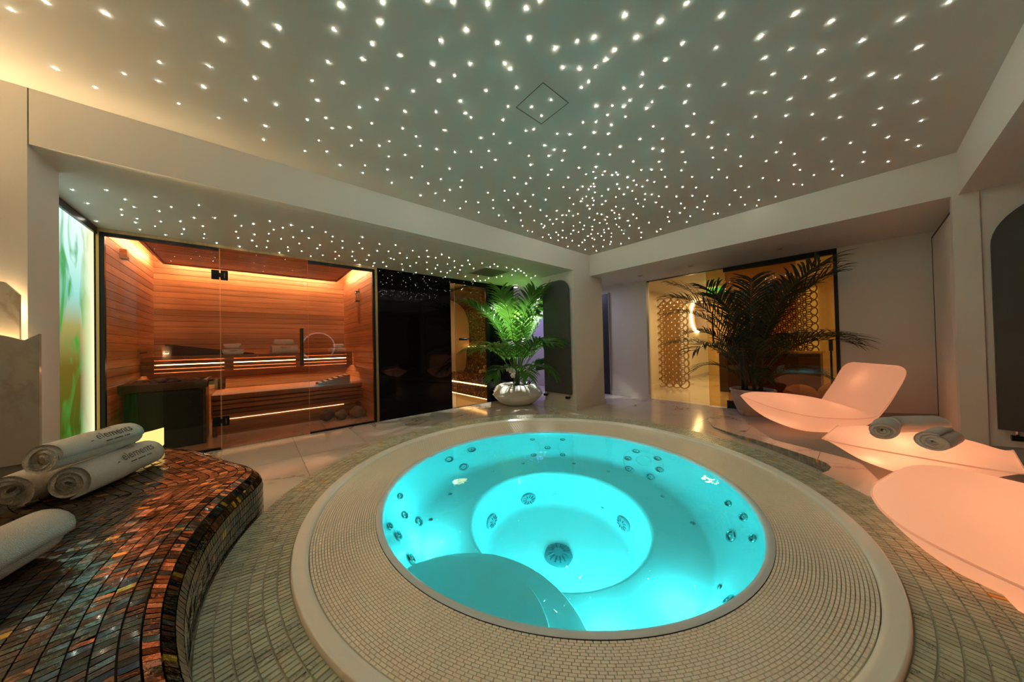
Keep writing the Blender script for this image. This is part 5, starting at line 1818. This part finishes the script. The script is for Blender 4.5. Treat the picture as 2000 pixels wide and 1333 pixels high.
# running figure and arrow pictogram
for (y0, z0, y1, z1) in ((1.68, 1.92, 1.71, 2.01), (1.86, 1.93, 1.89, 2.02), (1.73, 2.0, 1.84, 2.025), (1.75, 1.94, 1.77, 2.0)):
    mb.box(6.594, y0, z0, 6.600, y1, z1)
mb.lathe([(.0, 0), (.001, 0)], 6)
child(mb.build('pictogram', E_EXIT), xs)
for i, (x, y, r, lb_) in enumerate(((6.3, .62, .20, 'round brown pouf on floor behind amber glass, nearest the clay pot'), (6.66, .24, .22, 'larger round brown pouf behind the lounger and amber glass'))):
    tag(rock('round_pouf', (x, y, 0.001), r, i+3, plain('brown pouf', (.22, .11, .05), .8) if i == 0 else MATS['brown pouf'], sq=(1, 1, .85), amp=.03), lb_, 'pouf', 'poufs behind the amber glass')
st = thing('black_stand', 'slim black post with thick head behind the amber glass', 'stand', (6.2, .28, 0))
child(MB().tube([(6.2, .28, 0), (6.2, .28, .95)], .012, 8).build('post', BLACKM), st)
child(MB().tube([(6.2, .28, .86), (6.2, .28, 1.0), (6.2, .28, 1.02)], [.022, .022, .03], 12).build('head', BLACKM), st)
child(MB().lathe([(.10, 0), (.10, .012), (.02, .02)], 20, (6.2, .28)).build('base', BLACKM), st)
cn = thing('dark_counter', 'low dark counter behind the amber glass', 'counter', (7.4, .9, 0))
child(MB().bbox(7.2, .45, .0, 7.7, 1.9, .78, .01).build('body', plain('dark counter', (.05, .025, .012), .4)), cn)
child(MB().bbox(7.17, .42, .78, 7.73, 1.93, .81, .005).build('top', plain('counter top', (.30, .18, .07), .3)), cn)
# recessed downlights in the right soffit
for i, (x, y, lb_) in enumerate(((4.95, 2.40, 'recessed downlight in the soffit, closest to the column'), (4.93, 1.62, 'middle recessed downlight of three in the soffit'), (4.92, .62, 'recessed downlight in the soffit above the glowing chair'))):
    rd = thing('recessed_downlight', lb_, 'downlight', (x, y, 2.15), 0, 'downlights in the right soffit')
    MB().lathe([(.045, .0045), (.045, -.002), (.034, -.004), (.030, .004)], 24).build('trim_ring', plain('downlight trim', (.5, .42, .36), .4) if i == 0 else MATS['downlight trim'], rd, smooth=True)
    MB().lathe([(.031, .003), (.001, .0035)], 16).build('lens', plain('downlight lens', (.25, .18, .14), .2) if i == 0 else MATS['downlight lens'], rd)

# ================================================================ GLOWING LOUNGERS
CH = [((0.5502, 0.345), (0.5502, 0.345), (0.5502, 0.345), 0.13), ((0.525, 0.335), (0.5082, 0.392), (0.4872, 0.24), 0.26), ((0.4578, 0.312), (0.4326, 0.412), (0.4074, 0.155), 0.365), ((0.3528, 0.285), (0.3192, 0.412), (0.3024, 0.09), 0.405), ((0.168, 0.245), (0.1176, 0.405), (0.1176, 0.02), 0.395), ((-0.05, 0.23), (-0.1, 0.372), (-0.06, 0), 0.39), ((-0.25, 0.24), (-0.265, 0.325), (-0.24, 0.02), 0.395), ((-0.36, 0.275), (-0.335, 0.3), (-0.4, 0.1), 0.4), ((-0.43, 0.38), (-0.375, 0.385), (-0.52, 0.25), 0.405), ((-0.51, 0.52), (-0.45, 0.535), (-0.6, 0.43), 0.405), ((-0.575, 0.66), (-0.535, 0.675), (-0.63, 0.6), 0.4), ((-0.603, 0.725), (-0.585, 0.735), (-0.635, 0.7), 0.36), ((-0.615, 0.752), (-0.615, 0.754), (-0.62, 0.75), 0.28)]
OT = [((.365, .20), (.365, .20), (.365, .20), .37), ((.33, .19), (.325, .225), (.32, .13), .355), ((.20, .18), (.20, .270), (.20, .04), .335), ((0, .178), (0, .285), (0, 0), .325), ((-.20, .18), (-.20, .270), (-.20, .04), .335), ((-.33, .19), (-.325, .225), (-.32, .13), .355), ((-.365, .20), (-.365, .20), (-.365, .20), .37)]
SEAM, snt, sb = nmat('glowing seam')
sb.inputs['Base Color'].default_value = (.75, .48, .36, 1)
sb.inputs['Emission Color'].default_value = (1, .36, .17, 1)
sb.inputs['Emission Strength'].default_value = .38
def lounge(name, label, cat, rows, loc, yaw, s, sw, lamps, group=None):
    root = thing(name, label, cat, loc, yaw, group)
    flat = [tuple(r[0])+tuple(r[1])+tuple(r[2])+(r[3],) for r in rows]
    C_ = catmull(flat, 5)
    nt = 24
    vs, fs = [], []
    def shell_(o, ex, e2):
        base = len(vs)
        for c in C_:
            P, Q, wd = (c[0], c[1]), (c[o], c[o+1]), c[6]
            for k in range(nt+1):
                t = -math.cos(PI*k/nt)
                g = max(0., 1-abs(t)**ex)**e2
                vs.append(((P[0]+(Q[0]-P[0])*g)*s, t*wd*s*sw, (P[1]+(Q[1]-P[1])*g)*s))
        return base
    a = shell_(2, 2.3, .75)
    b = shell_(4, 2.2, .80)
    m = len(C_)
    for i in range(m-1):
        for k in range(nt):
            q = (i*(nt+1)+k, i*(nt+1)+k+1, (i+1)*(nt+1)+k+1, (i+1)*(nt+1)+k)
            fs.append(tuple(a+x for x in q[::-1]))
            fs.append(tuple(b+x for x in q))
    bm = bmesh.new()
    bv = [bm.verts.new(v) for v in vs]
    for f in fs:
        try: bm.faces.new([bv[x] for x in f])
        except ValueError: pass
    bmesh.ops.remove_doubles(bm, verts=bm.verts[:], dist=.0006)
    bmesh.ops.recalc_face_normals(bm, faces=bm.faces[:])
    mb = MB()
    mb.addbm(bm)
    mb.build('body', LOUNGE, root, smooth=True)
    # parting line round the rim
    rim = [(c[0]*s, c[6]*s*sw, c[1]*s) for c in C_]+[(c[0]*s, -c[6]*s*sw, c[1]*s) for c in C_[::-1]]
    rim.append(rim[0])
    MB().tube(rim, .0045, 5, cap=False).build('seam_bead', SEAM, root)
    ca, sa = math.cos(yaw), math.sin(yaw)
    for (x, y, z, p) in lamps:
        point('lounger_lamp', (loc[0]+x*ca-y*sa, loc[1]+x*sa+y*ca, loc[2]+z), p*L_LOUNGE, (1, .42, .22), .05)
C1 = (4.44, .405)
lounge('glowing_lounger', 'glowing orange moulded lounge chair with backrest beside clay pot', 'lounge chair', CH, (C1[0], C1[1], zfl(*C1)), math.radians(122.5), .935, 1.0,
       [(.25, .15, .2, 1.0), (.25, -.15, .2, 1.0), (-.15, .15, .16, 1.0), (-.15, -.15, .16, 1.0), (-.535, 0, .50, .5)])
C2 = (1.835, -.575)
lounge('glowing_lounger', 'glowing orange lounge seat cut off by the right picture edge, nearest the tub', 'lounge chair', CH, (C2[0], C2[1], .13), math.radians(74.8), .978, .97,
       [(.25, .15, .2, 1.3), (.25, -.15, .2, 1.3), (-.15, .15, .16, 1.2), (-.15, -.15, .16, 1.2), (-.535, 0, .50, .5)])
C3 = (3.235, -.195)
ZO = zfl(*C3)+.02
lounge('glowing_footstool', 'low glowing pillow footstool carrying three rolled towels', 'footstool', OT, (C3[0], C3[1], ZO), math.radians(84), .99, .72,
       [(.14, .14, .12, .8), (-.14, .14, .12, .8), (.14, -.14, .12, .8), (-.14, -.14, .12, .8), (.02, .14, .19, .8)])
GO = 'rolled towels on the glowing footstool'
zt = ZO+.262
towel('rolled towel at the left on the glowing footstool, showing its spiral end', (3.06, -.085, zt), math.radians(-6), .070, .24, 3.6, 51, GO, flat=.82)
towel('rolled towel at the front right on the glowing footstool, with open hollow core', (3.00, -.285, zt-.008), math.radians(-17), .078, .25, 3.0, 52, GO, flat=.72)
towel('rolled towel lying behind the two others on the glowing footstool', (3.27, -.215, zt+.01), math.radians(-42), .070, .30, 3.2, 53, GO, flat=.85)
# halo mirror on the wall behind the camera, seen only as a reflection in the sauna glass
hm2 = thing('halo_mirror', 'round halo mirror on near wall, reflected in sauna glass', 'mirror', (1.6, -2.27, 1.2))
mb = MB()
n = 48
vs = [(1.6+r*math.cos(2*PI*k/n), -2.285, 1.12+r*math.sin(2*PI*k/n)) for r in (.42, .455) for k in range(n)]
mb.add(vs, [(k, (k+1) % n, n+(k+1) % n, n+k) for k in range(n)])
child(mb.build('halo', emit('mirror halo cool', (1, .85, .75), 3.0)), hm2)
mb = MB()
vs = [(1.6+.42*math.cos(2*PI*k/n), y, 1.12+.42*math.sin(2*PI*k/n)) for y in (-2.27, -2.295) for k in range(n)]
mb.add(vs, [tuple(range(n)), tuple(range(n, 2*n))[::-1]]+[(k, (k+1) % n, n+(k+1) % n, n+k) for k in range(n)])
child(mb.build('mirror_disc', BLACKG), hm2)

# ================================================================ LAMPS
CY = (.08, .84, .87)
for a, r, z, p in ((205, .40, -.30, 1.0), (225, .40, -.30, 1.2), (248, .40, -.30, 1.0), (262, .68, -.03, .5), (236, .67, -.03, .5), (158, .68, -.03, .35), (147, .74, .16, .30)):
    a_ = math.radians(a)
    point('tub_lamp', (TC[0]+r*math.cos(a_), TC[1]+r*math.sin(a_), z), p*L_TUB, CY, 0)
spot('plant_spot', (3.86, 4.33, ZS-.05), (3.50, 3.85, .6), L_PLANT, (1, 1, .88), 110, .03, .6)
area('violet_lamp', (4.9, 5.4, 2.12), (0, 0, 0), .8, 1.2, L_VIOLET, (.34, .30, 1))
area('passage_lamp', (4.95, 3.9, 2.14), (0, 0, 0), .5, .4, L_VIOLET*.5, (.78, .66, 1))
area('gold_room_lamp', (6.5, 1.9, 2.12), (0, 0, 0), .22, .22, L_GOLD*.7, (1, .76, .44))
area('gold_room_lamp', (8.2, 2.3, 2.12), (0, 0, 0), .3, .3, L_GOLD*.8, (1, .76, .44))
area('gold_room_lamp', (6.6, -.1, 2.12), (0, 0, 0), .4, .4, L_GOLD*.35, (1, .62, .25))
area('steam_lamp', (2.95, 5.1, 2.1), (0, 0, 0), .3, .3, 4.0, (1, .66, .34))
